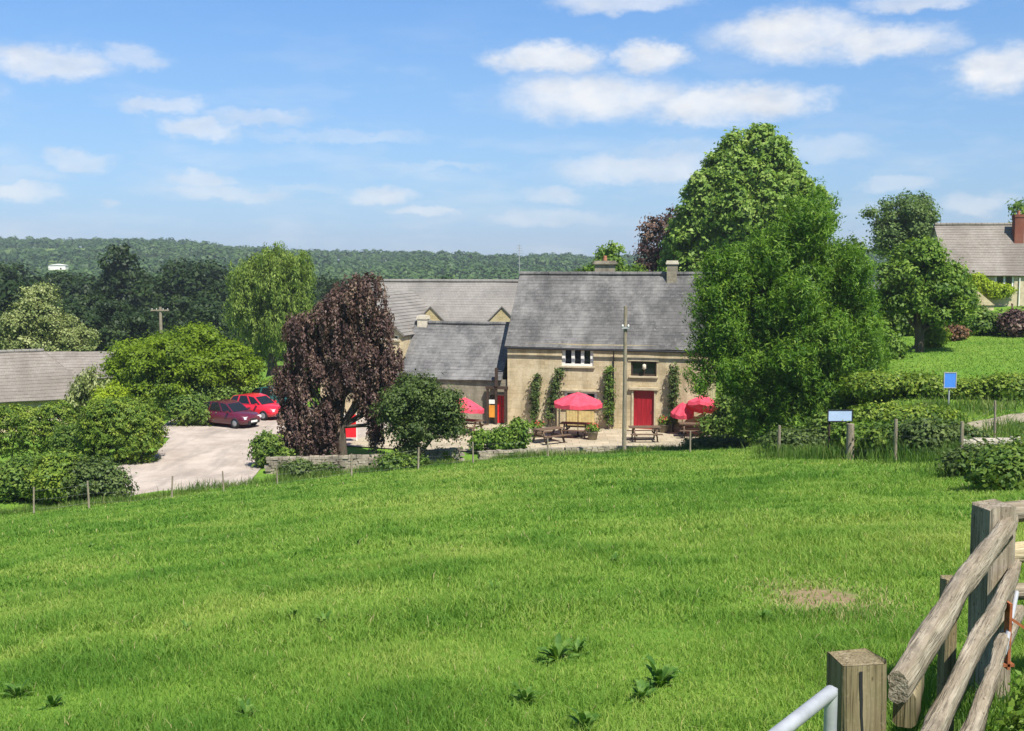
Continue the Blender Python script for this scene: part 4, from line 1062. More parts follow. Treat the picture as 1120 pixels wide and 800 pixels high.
def sign_on_posts(name, label, cat, px0, px1, py0, py1, Y, face, legs, base):
    c = at((px0 + px1) / 2, (py0 + py1) / 2, Y); w = (px1 - px0) / FPX * Y; hg = (py1 - py0) / FPX * Y
    root = thing(name, label, cat, (c.x, Y, base))
    m = MB(); m.box((0, -.03, c.z - base), (w, .03, hg)); p = m.build('panel', face, root)
    m = MB(); t = .03
    for s in (-1, 1):
        m.box((s * (w / 2 + t / 2 - .004), -.033, c.z - base), (t, .05, hg + 2 * t)); m.box((0, -.033, c.z - base + s * (hg / 2 + t / 2 - .002)), (w - .012, .048, t))
    m.build('panel_frame', MT['galv'] if legs == 1 else MT['black'], root)
    for k in range(legs):
        x = 0 if legs == 1 else (-1 + 2 * k) * w * .42
        m = MB(); m.tube([(x, .03, -.25), (x, .03, c.z - base + hg * .5)], .035, 8); m.build('post', MT['galv'] if legs == 1 else MT['dark_wood'], root)
    return root
sign_on_posts('road_sign', 'bright blue square sign on a single grey post before the hedge', 'sign', 1032.5, 1045, 408, 424, 42, MT['bluesign'], 1, h(px2x(1038, 42), 42))
sign_on_posts('board_sign', 'wide pale blue board on two dark posts at the field corner', 'sign', 905.5, 931.5, 449, 460.5, 34.5, MT['palesign'], 2, h(px2x(918, 34.5), 34.5))

bx_, by_ = px2x(382, 58.5), 58.5
RB = thing('notice_board', 'upright bright red board standing in the courtyard behind the purple tree', 'board', (bx_, by_, .05))
m = MB(); m.box((0, 0, .82), (.58, .04, 1.24)); m.build('panel', MT['brightred'], RB)
for s_ in (-1, 1): m = MB(); m.box((s_ * .32, .01, .72), (.05, .06, 1.5)); m.build('post', MT['white'], RB)
nx_, ny_ = 1.74, 3.5
bush('nettle_clump', 'tall green nettles growing behind the wooden rails at the bottom right corner', (nx_, ny_, h(nx_, ny_)), [(-.06, -.3, .26, .10, .25, .28), (.06, .05, .28, .12, .25, .30), (.30, .35, .28, .14, .3, .30)], 'green', 420, 16, .045, (.036, .017), 97, cat='weed', zmin=0)
# ------------------------------------------------------------------ cars
def car(label, loc, rz, paint, seed=0):
    root = thing('parked_car', label, 'car', loc, rz, 'cars in the car park')
    st = [(-1.92, .62, .40, .68), (-1.86, .74, .28, .84), (-1.45, .81, .22, .90), (-.6, .83, .20, .92), (.4, .83, .20, .93), (1.0, .82, .20, .91), (1.5, .79, .22, .83), (1.8, .72, .26, .72), (1.92, .58, .36, .60)]
    rings = []
    for x, w, zb, zt in st:
        rings.append([(x, -w * .88, zb), (x, -w, zb + .12), (x, -w * 1.0, (zb + zt) / 2), (x, -w * .95, zt - .06), (x, -w * .82, zt), (x, w * .82, zt), (x, w * .95, zt - .06), (x, w, (zb + zt) / 2), (x, w, zb + .12), (x, w * .88, zb)])
    m = MB(); n = 10
    m.add([p for r in rings for p in r], [(i * n + k, i * n + (k + 1) % n, (i + 1) * n + (k + 1) % n, (i + 1) * n + k) for i in range(len(st) - 1) for k in range(n)], True)
    m.add(rings[0], [tuple(range(n))]); m.add(rings[-1], [tuple(reversed(range(n)))])
    # cabin
    lo = [(-1.75, .70, .86), (-.9, .76, .90), (.2, .76, .91), (.98, .70, .89)]; hi = [(-1.38, .55, 1.36), (-.8, .60, 1.45), (-.2, .60, 1.46), (.30, .56, 1.38)]
    vs = [(x, -w, z) for x, w, z in lo] + [(x, -w, z) for x, w, z in hi] + [(x, w, z) for x, w, z in lo] + [(x, w, z) for x, w, z in hi]
    fs = [(i, i + 1, 5 + i, 4 + i) for i in range(3)] + [(9 + i, 8 + i, 12 + i, 13 + i) for i in range(3)] + [(4 + i, 5 + i, 13 + i, 12 + i) for i in range(3)] + [(0, 4, 12, 8), (3, 11, 15, 7)]
    m.add(vs, fs)
    B = m.build('body', MT[paint], root)
    def inset(name, q, mat, f=.86, push=.012):
        q = [Vector(p) for p in q]; c = sum(q, Vector()) / len(q); nn = (q[1] - q[0]).cross(q[2] - q[0]).normalized()
        if nn.dot(c - Vector((0, 0, .9))) < 0: nn = -nn
        g = MB(); g.add([c + (p - c) * f + nn * push for p in q], [tuple(range(len(q)))]); return g.build(name, mat, root)
    inset('windscreen', [vs[3], vs[11], vs[15], vs[7]], MT['glass']); inset('rear_window', [vs[0], vs[4], vs[12], vs[8]], MT['glass'])
    for o in (0, 8):
        for i in range(3): inset('side_window', [vs[o + i], vs[o + i + 1], vs[o + i + 5], vs[o + i + 4]], MT['glass'], .84)
    for s in (-1, 1):
        m = MB(); m.box((1.80, s * .52, .62), (.16, .3, .15), M=Matrix.Rotation(s * -.35, 4, 'Z')); m.build('headlight', MT['lamp'], root)
        m = MB(); m.box((-1.84, s * .6, .72), (.1, .2, .24)); m.build('tail_light', MT['tail'], root)
        m = MB(); m.box((.72, s * .9, .96), (.1, .16, .12)); m.build('wing_mirror', MT[paint], root)
        for x in (-1.2, 1.2):
            Mw = Matrix.Rotation(R(90), 4, 'X')
            m = MB(); m.lathe([(.19, -.1), (.28, -.1), (.305, -.06), (.305, .06), (.28, .1), (.19, .1), (.19, -.1)], 18, (x, s * .74, .305), Mw); W = m.build('wheel', MT['tyre'], root)
            m = MB(); m.lathe([(0, .06), (.06, .075), (.19, .095), (.19, -.095), (.06, -.075), (0, -.06)], 18, (x, s * .74, .305), Mw); m.build('rim', MT['alloy'], W)
    m = MB(); m.box((1.93, 0, .35), (.04, .9, .16)); m.box((1.93, 0, .52), (.03, .5, .07)); m.build('grille', MT['black'], root)
    m = MB(); m.box((1.965, 0, .40), (.015, .5, .11)); m.build('number_plate', MT['white'], root)
    return root
def cpk(px, py):
    p = hitz(px, py, .055); return (p.x, p.y, .055)
car('bright red hatchback parked behind the maroon car', cpk(281, 457), R(-28), 'car_red')
car('maroon hatchback parked nearest under the yellow green tree', cpk(251, 465.5), R(-30), 'car_maroon')
car('dark teal car parked furthest back behind the red hatchback', cpk(304, 447), R(-20), 'car_teal')

# ------------------------------------------------------------------ bungalow at the left, cottage at the right, far shed
def hip_roof(mb, w, d, ze, zr, over=.35, hip=None, courses=16, seed=1):
    a, b = w / 2 + over, d / 2 + over; hp = d / 2 if hip is None else hip
    rl, rr = (-w / 2 + hp, 0, zr), (w / 2 - hp, 0, zr)
    slate_slope(mb, (-a, -b, ze), (a, -b, ze), rr, rl, courses, seed, .02, .02)
    slate_slope(mb, (a, b, ze), (-a, b, ze), rl, rr, courses, seed + 1, .02, .02)
    slate_slope(mb, (a, -b, ze), (a, b, ze), rr, rr, courses, seed + 2, .02, .0)
    slate_slope(mb, (-a, b, ze), (-a, -b, ze), rl, rl, courses, seed + 3, .02, .0)
BX, BY = px2x(22, 74), 74
BG = thing('bungalow', 'low stone bungalow with a hipped tan tiled roof behind the hedge', 'house', (BX, BY, -1.6), R(28))
m = MB(); m.box((-2.5, 0, 1.1), (13.0, 7.5, 2.4)); m.build('wall', MT['stone'], BG)
m = MB()
slab = MB(); hip_roof(slab, 13.0, 7.5, 2.35, 5.25, .4, 2.6, 15, 11)
o = slab.build('roof', MT['slate_brown'], BG); o.location = (-2.5, 0, 0)
m = MB(); ridge_tiles(m, (-6.4, 0, 5.3), (1.4, 0, 5.3), .12); m.build('ridge', MT['slate_tan'], BG)
for u in (-6, -2.5, 1.2):
    casement(BG, (u - .6, u + .6, 1.0, 2.0), -3.87, 2, MT['white'])
BG2 = thing('outbuilding', 'far tiled roof of a barn beyond the bungalow and silvery tree', 'barn', (px2x(95, 86), 86, h(px2x(95, 86), 86)), R(5))
m = MB(); m.box((0, 0, 1.2), (10, 5, 2.8)); m.build('wall', MT['stone'], BG2)
m = MB(); hip_roof(m, 10, 5, 2.5, 4.35, .3, .4, 10, 21); m.build('roof', MT['slate_brown'], BG2)
wsx, wsy = px2x(66, 715), 715
WS = thing('farm_shed', 'tiny white farm shed on the far wooded hillside', 'shed', (wsx, wsy, h(wsx, wsy)), R(8))
m = MB(); m.box((0, 0, .9), (10.5, 8, 3.4)); m.build('wall', MT['white'], WS)
m = MB(); m.prism([(-5.6, 2.62), (5.6, 2.62), (0, 3.5)], -4.4, 4.4); m.build('roof', MT['white'], WS)

CY = 86
CX = px2x(1035, CY)
gzc = 5.4
CT = thing('cottage', 'stone cottage with a brown tiled roof and red brick chimney above the garden', 'house', (CX, CY, gzc), R(-3))
def ct_hit(px, py, v=0.0):
    p = at(px, py, CY + v); return p.x - CX, p.z - gzc
ce = 3.45; cr = at(1060, 246, CY + 3.2).z - gzc
w1 = (*[ct_hit(1087, 315)[0], ct_hit(1107.5, 315)[0]], ct_hit(1087, 315)[1], ct_hit(1087, 300.5)[1])
ce = w1[3] + .12
m = MB(); wall_front(m, 0, 14, -.6, ce, 0, [w1]); m.quad((0, 6.4, -.6), (0, 6.4, ce), (14, 6.4, ce), (14, 6.4, -.6))
for u in (0, 14): m.add([(u, 0, -.6), (u, 6.4, -.6), (u, 6.4, ce), (u, 3.2, cr - .1), (u, 0, ce)], [(0, 1, 2, 3, 4)])
m.build('wall', MT['dressing'], CT)
m = MB()
slate_slope(m, (-.15, -.25, ce - .2), (14.2, -.25, ce - .2), (14.2, 3.2, cr), (-.15, 3.2, cr), 20, 31, .02, .02)
slate_slope(m, (14.2, 6.65, ce - .2), (-.15, 6.65, ce - .2), (-.15, 3.2, cr), (14.2, 3.2, cr), 20, 32, .02, .02)
rf = m.build('roof', MT['slate_brown'], CT)
m = MB(); ridge_tiles(m, (-.1, 3.2, cr + .02), (14.1, 3.2, cr + .02)); m.build('ridge', MT['slate_brown'], rf)
uc = ct_hit(1110, 250, 2.2)[0]
chimney(CT, uc, 2.2, cr - 1.8, at(1110, 238, CY + 2.2).z - gzc, .72, .6, MT['redbrick'], 1, MT['redbrick'], .1)
casement(CT, w1, 0, 2, MT['white'], .14)
ud = ct_hit(1112.5, 320)[0]
m = MB(); m.tube([(ud, -.09, ce - .3), (ud, -.09, -.4)], .05, 6); m.build('drainpipe', MT['white'], CT)
ul, ur = ct_hit(1056, 330, -2.6)[0], ct_hit(1088, 330, -2.6)[0]
m = MB(); zt = ct_hit(1066, 312, -2.6)[1]; zb = ct_hit(1066, 334, -2.6)[1]
m.add([(ul, -2.9, zt), (ul + .3, -2.9, zt + .05), (ur, -2.9, zb), (ul - .3, -2.9, zb), (ul, -.02, zt + .2), (ul + .3, -.02, zt + .25), (ur, -.02, zb), (ul - .3, -.02, zb)], [(0, 3, 2, 1), (1, 2, 6, 5), (0, 1, 5, 4), (0, 4, 7, 3)])
m.box(((ul + ur) / 2, -1.5, (zb - .6) / 2 - .02), (ur - ul - .1, 2.6, zb + .55))
m.build('porch', MT['stone'], CT)
b = at(1092, 318, CY - .7)
bush('wisteria', 'yellow green climber under the cottage window', (b.x, b.y, b.z), [(0, 0, -.05, 1.2, .45, .5), (-1.7, 0, .6, .75, .45, .62), (-.9, 0, .25, .7, .45, .4)], 'golden', 480, 14, .22, (.2, .12), 95, cat='climber', zmin=-1)
SHD = thing('garden_shed', 'small white and blue garden shed glimpsed between the garden trees', 'shed', (px2x(974, 76), 76, h(px2x(974, 76), 76)), R(10))
m = MB(); m.box((0, 0, 1.2), (2.3, 2, 2.5)); m.build('wall', MT['palesign'], SHD)
for s in (-1, 1): m = MB(); m.box((s * 1.12, -1.03, 1.2), (.16, .1, 2.5)); m.build('corner_board', MT['white'], SHD)
m = MB(); m.box((0.2, -1.02, 1.6), (1.0, .06, .8)); m.build('window', MT['glass'], SHD)
m = MB(); m.prism([(-1.4, 2.45), (1.4, 2.45), (0, 3.2)], -1.25, 1.25); m.build('roof', MT['slate_dark'], SHD)

# ------------------------------------------------------------------ foreground fence
def beam(name, a, b, prof, mat, parent, seg=22, wob=.012, seed=1, twist=0.0, endtaper=0.0):
    """timber between two points; its own X axis runs along the length so the grain follows it"""
    a, b = Vector(a), Vector(b); d = (b - a); Ln = d.length; xa = d.normalized()
    zaxis = Vector((0, 0, 1)); ya = zaxis.cross(xa).normalized(); za = xa.cross(ya)
    rnd = random.Random(seed); ph = [rnd.uniform(0, 6) for _ in range(6)]
    m = MB(); vs = []; n = len(prof)
    for i in range(seg + 1):
        t = i / seg; x = Ln * t
        oy = wob * (math.sin(3.1 * t * Ln + ph[0]) + .5 * math.sin(7.3 * t * Ln + ph[1])); oz = wob * (math.sin(2.7 * t * Ln + ph[2]) + .6 * math.sin(8.1 * t * Ln + ph[3]))
        k = 1 + .05 * math.sin(6 * t * Ln + ph[4]) - endtaper * (abs(2 * t - 1) ** 8)
        for j, (y, z) in enumerate(prof):
            jj = 1 + .06 * math.sin(4.3 * t * Ln + j * 2.3 + ph[5]) + .04 * math.sin(13 * t * Ln + j * 4.1 + ph[1]) + rnd.uniform(-.05, .05)
            vs.append((x, y * k * jj + oy, z * k * jj + oz))
    fs = [(i * n + k, i * n + (k + 1) % n, (i + 1) * n + (k + 1) % n, (i + 1) * n + k) for i in range(seg) for k in range(n)]
    m.add(vs, [tuple(reversed(f)) for f in fs], True)
    m.add(vs[:n], [tuple(range(n))]); m.add(vs[-n:], [tuple(reversed(range(n)))])
    o = m.build(name, mat, parent)
    rot = Matrix((xa, ya, za)).transposed()
    P = Matrix.Translation(parent.location)
    o.matrix_local = P.inverted() @ Matrix.Translation(a) @ rot.to_4x4()
    return o
def round_prof(w, hgt, n=14, flat=0.0):
    return [(w / 2 * math.cos(2 * math.pi * k / n), hgt / 2 * max(-1 + flat, math.sin(2 * math.pi * k / n))) for k in range(n)]
def slab_prof(w, hgt, n=16, e=.55, seed=1):
    rnd = random.Random(seed); out = []
    for k in range(n):
        a = 2 * math.pi * k / n; c, q = math.cos(a), math.sin(a); j = rnd.uniform(.9, 1.1)
        out.append((w / 2 * math.copysign(abs(c) ** e, c) * j, hgt / 2 * math.copysign(abs(q) ** e, q) * j))
    return out
def square_prof(w, d, ch=.012):
    a, b = w / 2, d / 2
    return [(-a + ch, -b), (a - ch, -b), (a, -b + ch), (a, b - ch), (a - ch, b), (-a + ch, b), (-a, b - ch), (-a, -b + ch)]

A = at(944, 714, 3.3); Bc = at(1093, 553, 5.4)
FN = thing('rail_fence', 'weathered grey wooden rail fence in the near right corner', 'fence', (A.x, A.y, h(A.x, A.y)))
def fence_post(p, w, d, top, rz, mat, seed, crack=False):
    m = MB(); rnd = random.Random(seed); zb = -.5 + h(p.x, p.y); Hh = top - zb
    prof = square_prof(w, d, .01); n = len(prof); vs = []; seg = 12
    for i in range(seg + 1):
        t = i / seg
        for j, (x, y) in enumerate(prof):
            k = 1 + rnd.uniform(-.012, .012)
            z = Hh * t + (rnd.uniform(-.012, .008) if i == seg else 0)
            vs.append((x * k, y * k, z))
    fs = [(i * n + k, i * n + (k + 1) % n, (i + 1) * n + (k + 1) % n, (i + 1) * n + k) for i in range(seg) for k in range(n)]
    m.add(vs, fs); m.add([(x * .97, y * .97, z) for x, y, z in vs[-n:]], [tuple(range(n))])
    o = m.build('post', mat, FN); o.location = Vector((p.x, p.y, zb)) - FN.location; o.rotation_euler = (R(1.2), R(-1.5), rz)
    if crack:
        c = MB(); cv = []
        for i in range(15):
            t = i / 14; xx = .012 * math.sin(5 * t) + rnd.uniform(-.002, .002) - .004; ww = .0008 + .0042 * t * t + rnd.uniform(0, .0012)
            cv += [(xx - ww, -d / 2 - .0024, Hh * (.5 + .485 * t)), (xx + ww, -d / 2 - .0024, Hh * (.5 + .485 * t))]
        c.add(cv, [(2 * i, 2 * i + 1, 2 * i + 3, 2 * i + 2) for i in range(14)])
        c.build('split', MT['black'], o)
    return o
fence_post(A, .142, .13, A.z, R(8), MT['post_wood'], 1, True)
fence_post(Bc + Vector((.0, .04, 0)), .16, .15, Bc.z + .005, R(18), MT['grey_post'], 2)
M1 = at(1047, 640, 4.35); fence_post(M1 + Vector((.015, .10, 0)), .06, .06, M1.z + .015, R(20), MT['post_wood'], 3)
# rails: near end, far end
a1 = at(980, 750, 3.24); b1 = at(1104, 569, 5.5)
beam('rail', a1, b1, slab_prof(.062, .10, seed=5), MT['fence_wood'], FN, 40, .006, 5)
a2 = at(1004, 832, 2.95); b2 = at(1113, 619, 5.5)
beam('rail', a2, b2, slab_prof(.052, .085, seed=6), MT['fence_wood'], FN, 40, .006, 6)
a3 = at(1040, 850, 3.0); b3 = at(1114, 668, 5.45)
beam('rail', a3, b3, slab_prof(.048, .08, seed=7), MT['fence_wood'], FN, 36, .006, 7)
a4 = at(1098, 562, 5.52); beam('rail', a4, a4 + Vector((3.0, .5, .05)), round_prof(.10, .11, 12, .2), MT['fence_wood'], FN, 20, .01, 8)
a5 = at(1098, 607, 5.55); beam('rail', a5, a5 + Vector((3.0, .5, .03)), round_prof(.10, .11, 12, .2), MT['fresh_wood'], FN, 20, .008, 9)
a6 = at(1100, 648, 5.58); beam('rail', a6, a6 + Vector((3.0, .5, .0)), round_prof(.10, .10, 12, .2), MT['fence_wood'], FN, 20, .008, 10)
pe = a4 + Vector((2.95, .6, 0)); fence_post(pe, .14, .14, pe.z + .1, R(10), MT['post_wood'], 11)
# chunky broken wood block between post and rail, and cap on the middle stake
k = at(1000, 772, 3.32); beam('rail_end', k + Vector((-.03, 0, -.01)), k + Vector((.09, .28, .02)), square_prof(.07, .12, .015), MT['post_wood'], FN, 6, .01, 12)

GT = thing('field_gate', 'galvanised tubular metal gate hung beside the near fence post', 'gate', at(909, 760, 3.12))
g0 = at(909, 757, 3.12); gd = (at(793, 872, 2.62) - g0).normalized(); g1 = g0 + gd * 2.6; g1.z = g0.z - .05
loc = GT.location
m = MB(); m.tube([g0 - loc, g1 - loc], .0205, 14); m.build('top_bar', MT['galv'], GT)
for kx in range(1, 5):
    z = Vector((0, 0, -.24 * kx)); m = MB(); m.tube([g0 - loc + z, g1 - loc + z], .017, 10); m.build('bar', MT['galv'], GT)
m = MB(); m.tube([g0 - loc + Vector((.0, .0, .01)), g0 - loc + Vector((0, 0, -1.02))], .0195, 12); m.build('upright', MT['galv'], GT)
m = MB(); q = g0 - loc + gd * 1.3; m.tube([q, q + Vector((0, 0, -1.0))], .02, 10); m.build('brace', MT['galv'], GT)
a = at(1112, 648, 5.0); m = MB(); m.tube([(0, 0, 0), at(1098, 716, 4.6) - a], .011, 8)
o = m.build('metal_rod', MT['galv'], loc=a); tag(o, 'thin bare metal rod slanting behind the wooden rails', 'rod')
a = at(1102, 695, 4.75); m = MB(); m.box((0, 0, 0), (.012, .05, .30)); m.box((.035, 0, .06), (.07, .045, .012), M=Matrix.Rotation(.6, 4, 'Y')); m.box((.0, 0, -.13), (.05, .05, .012))
o = m.build('iron_bracket', MT['rust'], loc=a); tag(o, 'rusty orange iron bracket hanging behind the wooden rails', 'bracket')

# ------------------------------------------------------------------ wire fence round the meadow
WF = thing('wire_fence', 'line of slim wooden posts with wire along the far edge of the meadow', 'fence', gz(-16, 41))
posts = [(28, 38.6, 1.0, .035), (90, 39.6, 1.05, .04), (182, 41.4, .9, .035), (240, 42.8, .85, .03), (300, 45, .9, .03), (382, 46.4, 1.0, .045), (456, 47.2, 1.0, .045), (517, 48.6, 1.0, .04), (600, 49.8, .9, .04), (757, 47, .95, .04), (855, 36.5, 1.15, .055), (934, 33, 1.15, .13), (984, 30.2, 1.2, .055), (1058, 28, 1.15, .05), (1094, 31, 1.5, .035), (1150, 26, 1.2, .055)]
tops = []
for i, (px, Y, hg, r) in enumerate(posts):
    x = px2x(px, Y); z = h(x, Y); rnd = random.Random(i)
    m = MB(); lx, ly = rnd.uniform(-.05, .05), rnd.uniform(-.05, .05)
    m.tube([(0, 0, -.3), (lx * .5, ly * .5, hg * .5), (lx, ly, hg)], [r, r * .97, r * .9], 8, jitter=.05, seed=i)
    m.build('post', MT['pole_wood'], WF, Vector((x, Y, z)) - WF.location)
    tops.append(Vector((x, Y, z + hg)))
for lv in (.12, .45, .8):
    m = MB()
    for a, b in zip(tops[:-1], tops[1:]):
        if abs(a.y - b.y) > 9: continue
        m.tube([a - Vector((0, 0, lv)) - WF.location, (a + b) / 2 - Vector((0, 0, lv + .04)) - WF.location, b - Vector((0, 0, lv)) - WF.location], .0022, 4, False)
    m.build('wire', MT['wire'], WF)

# ------------------------------------------------------------------ grass
def grass_blades(rs, X, Y, hgt, wid, lean, tint, curve=.5):
    n = len(X); Z = H(X, Y)
    a = rs.uniform(0, 2 * np.pi, n); ux, uy = np.cos(a), np.sin(a)
    b = rs.uniform(0, 2 * np.pi, n); lx, ly = np.cos(b) * lean * hgt, np.sin(b) * lean * hgt
    p0 = np.stack([X, Y, Z - .01], -1); w = np.stack([ux, uy, np.zeros(n)], -1) * (wid / 2)[:, None]
    mid = p0 + np.stack([lx * .35, ly * .35, hgt * .55], -1); tip = p0 + np.stack([lx, ly, hgt * (1 - .35 * lean)], -1)
    V = np.stack([p0 - w, p0 + w, mid + w * .8, mid - w * .8, tip], 1).reshape(-1, 3)
    base = np.arange(n)[:, None] * 5
    q = base + np.array([[0, 1, 2, 3]]); t = base + np.array([[3, 2, 4]])
    return V, q, t, tint
rs = np.random.RandomState(60)
def band(y0, y1, dens, h0, w0, lean=.6):
    xm = lambda y: .50 * y + 2.2
    area = (xm(y0) + xm(y1)) * (y1 - y0)
    n = int(area * dens)
    Y = y0 + (y1 - y0) * rs.rand(n); X = (rs.rand(n) * 2 - 1) * xm(Y)
    return X, Y, np.full(n, h0), np.full(n, w0)
parts = [band(2.6, 8, 5600, .092, .0050), band(8, 14, 2300, .10, .0085), band(14, 24, 800, .115, .0145), band(24, 38, 300, .14, .024), band(38, 53, 150, .15, .034)]
X = np.concatenate([p[0] for p in parts]); Y = np.concatenate([p[1] for p in parts]); HG = np.concatenate([p[2] for p in parts]); WD_ = np.concatenate([p[3] for p in parts])
# keep to the meadow and the verge: nothing on paving, thinner on the bare patch
bare = hit_ground(898, 656)
dist = np.sqrt(((X - bare.x) * 2.4) ** 2 + ((Y - bare.y) * 1.2) ** 2)
Fz = field_plane(X, Y)
edge = np.interp(X, [-30, -16, -8, 0, 6, 9, 11], [39, 40.8, 47.6, 50.6, 51, 50, 46])
keep = (Y < edge + 1.2) & ~((dist < .3 + .75 * vnoise(X, Y, .3, 5)) & (rs.rand(len(X)) < .8))
X, Y, HG, WD_ = X[keep], Y[keep], HG[keep], WD_[keep]; dist = dist[keep]
n1 = vnoise(X, Y, 1.1, 1); n2 = vnoise(X, Y, .35, 2); n3 = .6 * vnoise(X, Y, 6.5, 3) + .4 * vnoise(X, Y, 2.0, 13); n4 = vnoise(X, Y, 1.1, 6)
HG = HG * (.35 + .65 * n1 * (.5 + n2) + .2 * n3) * rs.uniform(.55, 1.3, len(X))
tint = np.clip(.10 + .75 * n3 + .45 * (n4 - .5) - .25 * (n1 - .5) + rs.normal(0, .17, len(X)) + .12 * (rs.rand(len(X)) < .06) * 4, 0, 1)
tf = np.maximum(sstep(.66, .84, vnoise(X, Y, 1.25, 7)) * sstep(.3, .6, vnoise(X, Y, 5, 9)), .8 * sstep(.64, .86, vnoise(X, Y, .55, 12)))
HG = HG * (1 + .35 * tf); tint = np.clip(tint - .27 * tf, 0, .9)
straw = rs.rand(len(X)) < .012 + .25 * np.exp(-((X - .75) ** 2 + (Y - 3.9) ** 2) / .35) + .25 * np.exp(-((dist - .9) / .5) ** 2)
tint = np.where(straw, 1.0, tint)
lean = rs.uniform(.25, .95, len(X))
V, q, t, tn = grass_blades(rs, X, Y, HG, WD_ * rs.uniform(.7, 1.3, len(X)), lean, tint)
o = np_mesh('meadow_grass', V, [q, t], MT['grass'], np.concatenate([tn, tn]))
tag(o, 'bright green grass covering the sloping meadow', 'grass', kind='stuff')
# taller grass and weeds along the far edge, round the fence and on the verge
segs = [((-22, 38.8), (-13.5, 43.4), 4200, .32, .022), ((-13.5, 44.3), (-8, 48.3), 2200, .4, .024), ((-8, 48.3), (0, 50.8), 3200, .36, .025), ((0, 50.8), (9, 50.2), 3000, .30, .025), ((8.8, 36.5), (10.9, 32.5), 1500, .45, .02), ((10.9, 32.5), (13.2, 27.5), 2400, .5, .02),
        ((9.6, 24), (10.5, 18), 1800, .45, .014), ((10.4, 30), (13.5, 27), 900, .6, .018), ((12, 40), (17, 33), 2600, .4, .025), ((13, 42), (19, 40), 2600, .4, .028), ((13, 37), (17, 30), 1800, .4, .022), ((10, 44), (11, 37), 1500, .4, .022)]
AX, AY, AH, AW = [], [], [], []
for (x0, y0), (x1, y1), n, hh, ww in segs:
    tt = rs.rand(n); sg = .45 if hh != .4 or x0 < 12 else 1.1; AX.append(x0 + (x1 - x0) * tt + rs.normal(0, sg, n)); AY.append(y0 + (y1 - y0) * tt + rs.normal(0, sg, n)); AH.append(np.full(n, hh)); AW.append(np.full(n, ww))
n = 5200; tt = rs.rand(n); AX.append(A.x + .25 + (Bc.x - A.x) * tt * 1.1 + np.abs(rs.normal(0, .55, n))); AY.append(A.y - .3 + (Bc.y - A.y) * tt * 1.2 + rs.normal(0, .08, n)); AH.append(np.full(n, .42)); AW.append(np.full(n, .008))
n = 2200; tt = rs.rand(n); AX.append(A.x - .1 + (Bc.x - A.x) * tt + rs.normal(0, .12, n)); AY.append(A.y + (Bc.y - A.y) * tt + rs.normal(0, .12, n)); AH.append(np.full(n, .3)); AW.append(np.full(n, .007))
X, Y, HG, WW = map(np.concatenate, (AX, AY, AH, AW))
ok = (X < 13.2) | (np.abs((Y - 35.0) - (X - 14.6) * .98) > 1.0) | (Y < 31)
X, Y, HG, WW = X[ok], Y[ok], HG[ok], WW[ok]
n1 = vnoise(X, Y, .9, 4)
HG = HG * (.35 + 1.1 * n1) * rs.uniform(.5, 1.4, len(X))
V, q, t, tn = grass_blades(rs, X, Y, HG, WW * rs.uniform(.6, 1.3, len(X)), rs.uniform(.1, .6, len(X)), np.clip(vnoise(X, Y, 1.5, 8) * .8 + rs.normal(0, .2, len(X)), 0, 1))
tag(np_mesh('tall_grass', V, [q, t], MT['tall_grass'], np.concatenate([tn, tn])), 'long unmown grass along the fences and edges of the meadow', 'grass', kind='stuff')
X = 13 + 24 * rs.rand(42000); Y = 47 + 21 * rs.rand(42000); ok = (X > 12 + (Y - 47) * .1) & (X < .5 * Y + 3)
X, Y = X[ok], Y[ok]
V, q, t, tn = grass_blades(rs, X, Y, .09 * rs.uniform(.5, 1.4, len(X)), .04 * rs.uniform(.6, 1.3, len(X)), rs.uniform(.2, .9, len(X)), np.clip(.15 + .6 * vnoise(X, Y, 2.5, 2) + rs.normal(0, .15, len(X)), 0, .9))
tag(np_mesh('lawn_grass', V, [q, t], MT['grass'], np.concatenate([tn, tn])), 'mown garden lawn on the bank below the cottage', 'lawn', kind='stuff')
# dock plants
def dock(seed):
    rs = np.random.RandomState(seed); n = 26
    Vs = []; Fs = []; T = []
    for i in range(n):
        a = rs.uniform(0, 6.28); Ln = rs.uniform(.12, .36); W = Ln * rs.uniform(.2, .34); up = rs.uniform(.3, 1.7)
        d = np.array([math.cos(a), math.sin(a), 0]); s = np.array([-math.sin(a), math.cos(a), 0])
        b = len(Vs)
        for j in range(6):
            t = j / 5; w = W * math.sin(math.pi * (.12 + .86 * t)) * .5
            p = d * (Ln * t * (1 - .2 * up)) + np.array([0, 0, Ln * up * (t - .55 * t * t) * 1.3 + .02])
            Vs += [p - s * w + np.array([0, 0, w * .35]), p, p + s * w + np.array([0, 0, w * .35])]
        for j in range(5):
            q = b + 3 * j; Fs += [(q, q + 1, q + 4, q + 3), (q + 1, q + 2, q + 5, q + 4)]; T += [rs.rand()] * 2
    o = np_mesh('dock_plant', np.array(Vs), [np.array(Fs)], MT['dock'], np.array(T), True)
    return o
dk = [dock(s) for s in (1, 2, 3)]
DL = 'leafy dark green dock plant growing in the meadow grass'
spots = [(610, 724, 1.3), (632, 716, .9), (722, 752, 1.4), (702, 766, .9), (575, 772, 1), (672, 617, .9), (205, 690, .8), (355, 685, .9), (322, 678, .8), (20, 763, 1), (58, 775, .9), (270, 785, .8), (835, 680, .8), (540, 648, .8), (390, 598, .9), (100, 600, .9), (205, 596, .9), (640, 800, 1)]
for i, (px, py, s) in enumerate(spots):
    o = dk[i] if i < 3 else dk[i % 3].copy()
    if i >= 3: COL.objects.link(o)
    p = hit_ground(px, py); o.location = (p.x, p.y, h(p.x, p.y) - .015); s *= .42; o.scale = (s, s, s); o.rotation_euler = (0, 0, i * 1.3)
    tag(o, DL, 'weed', 'dock plants in the meadow')

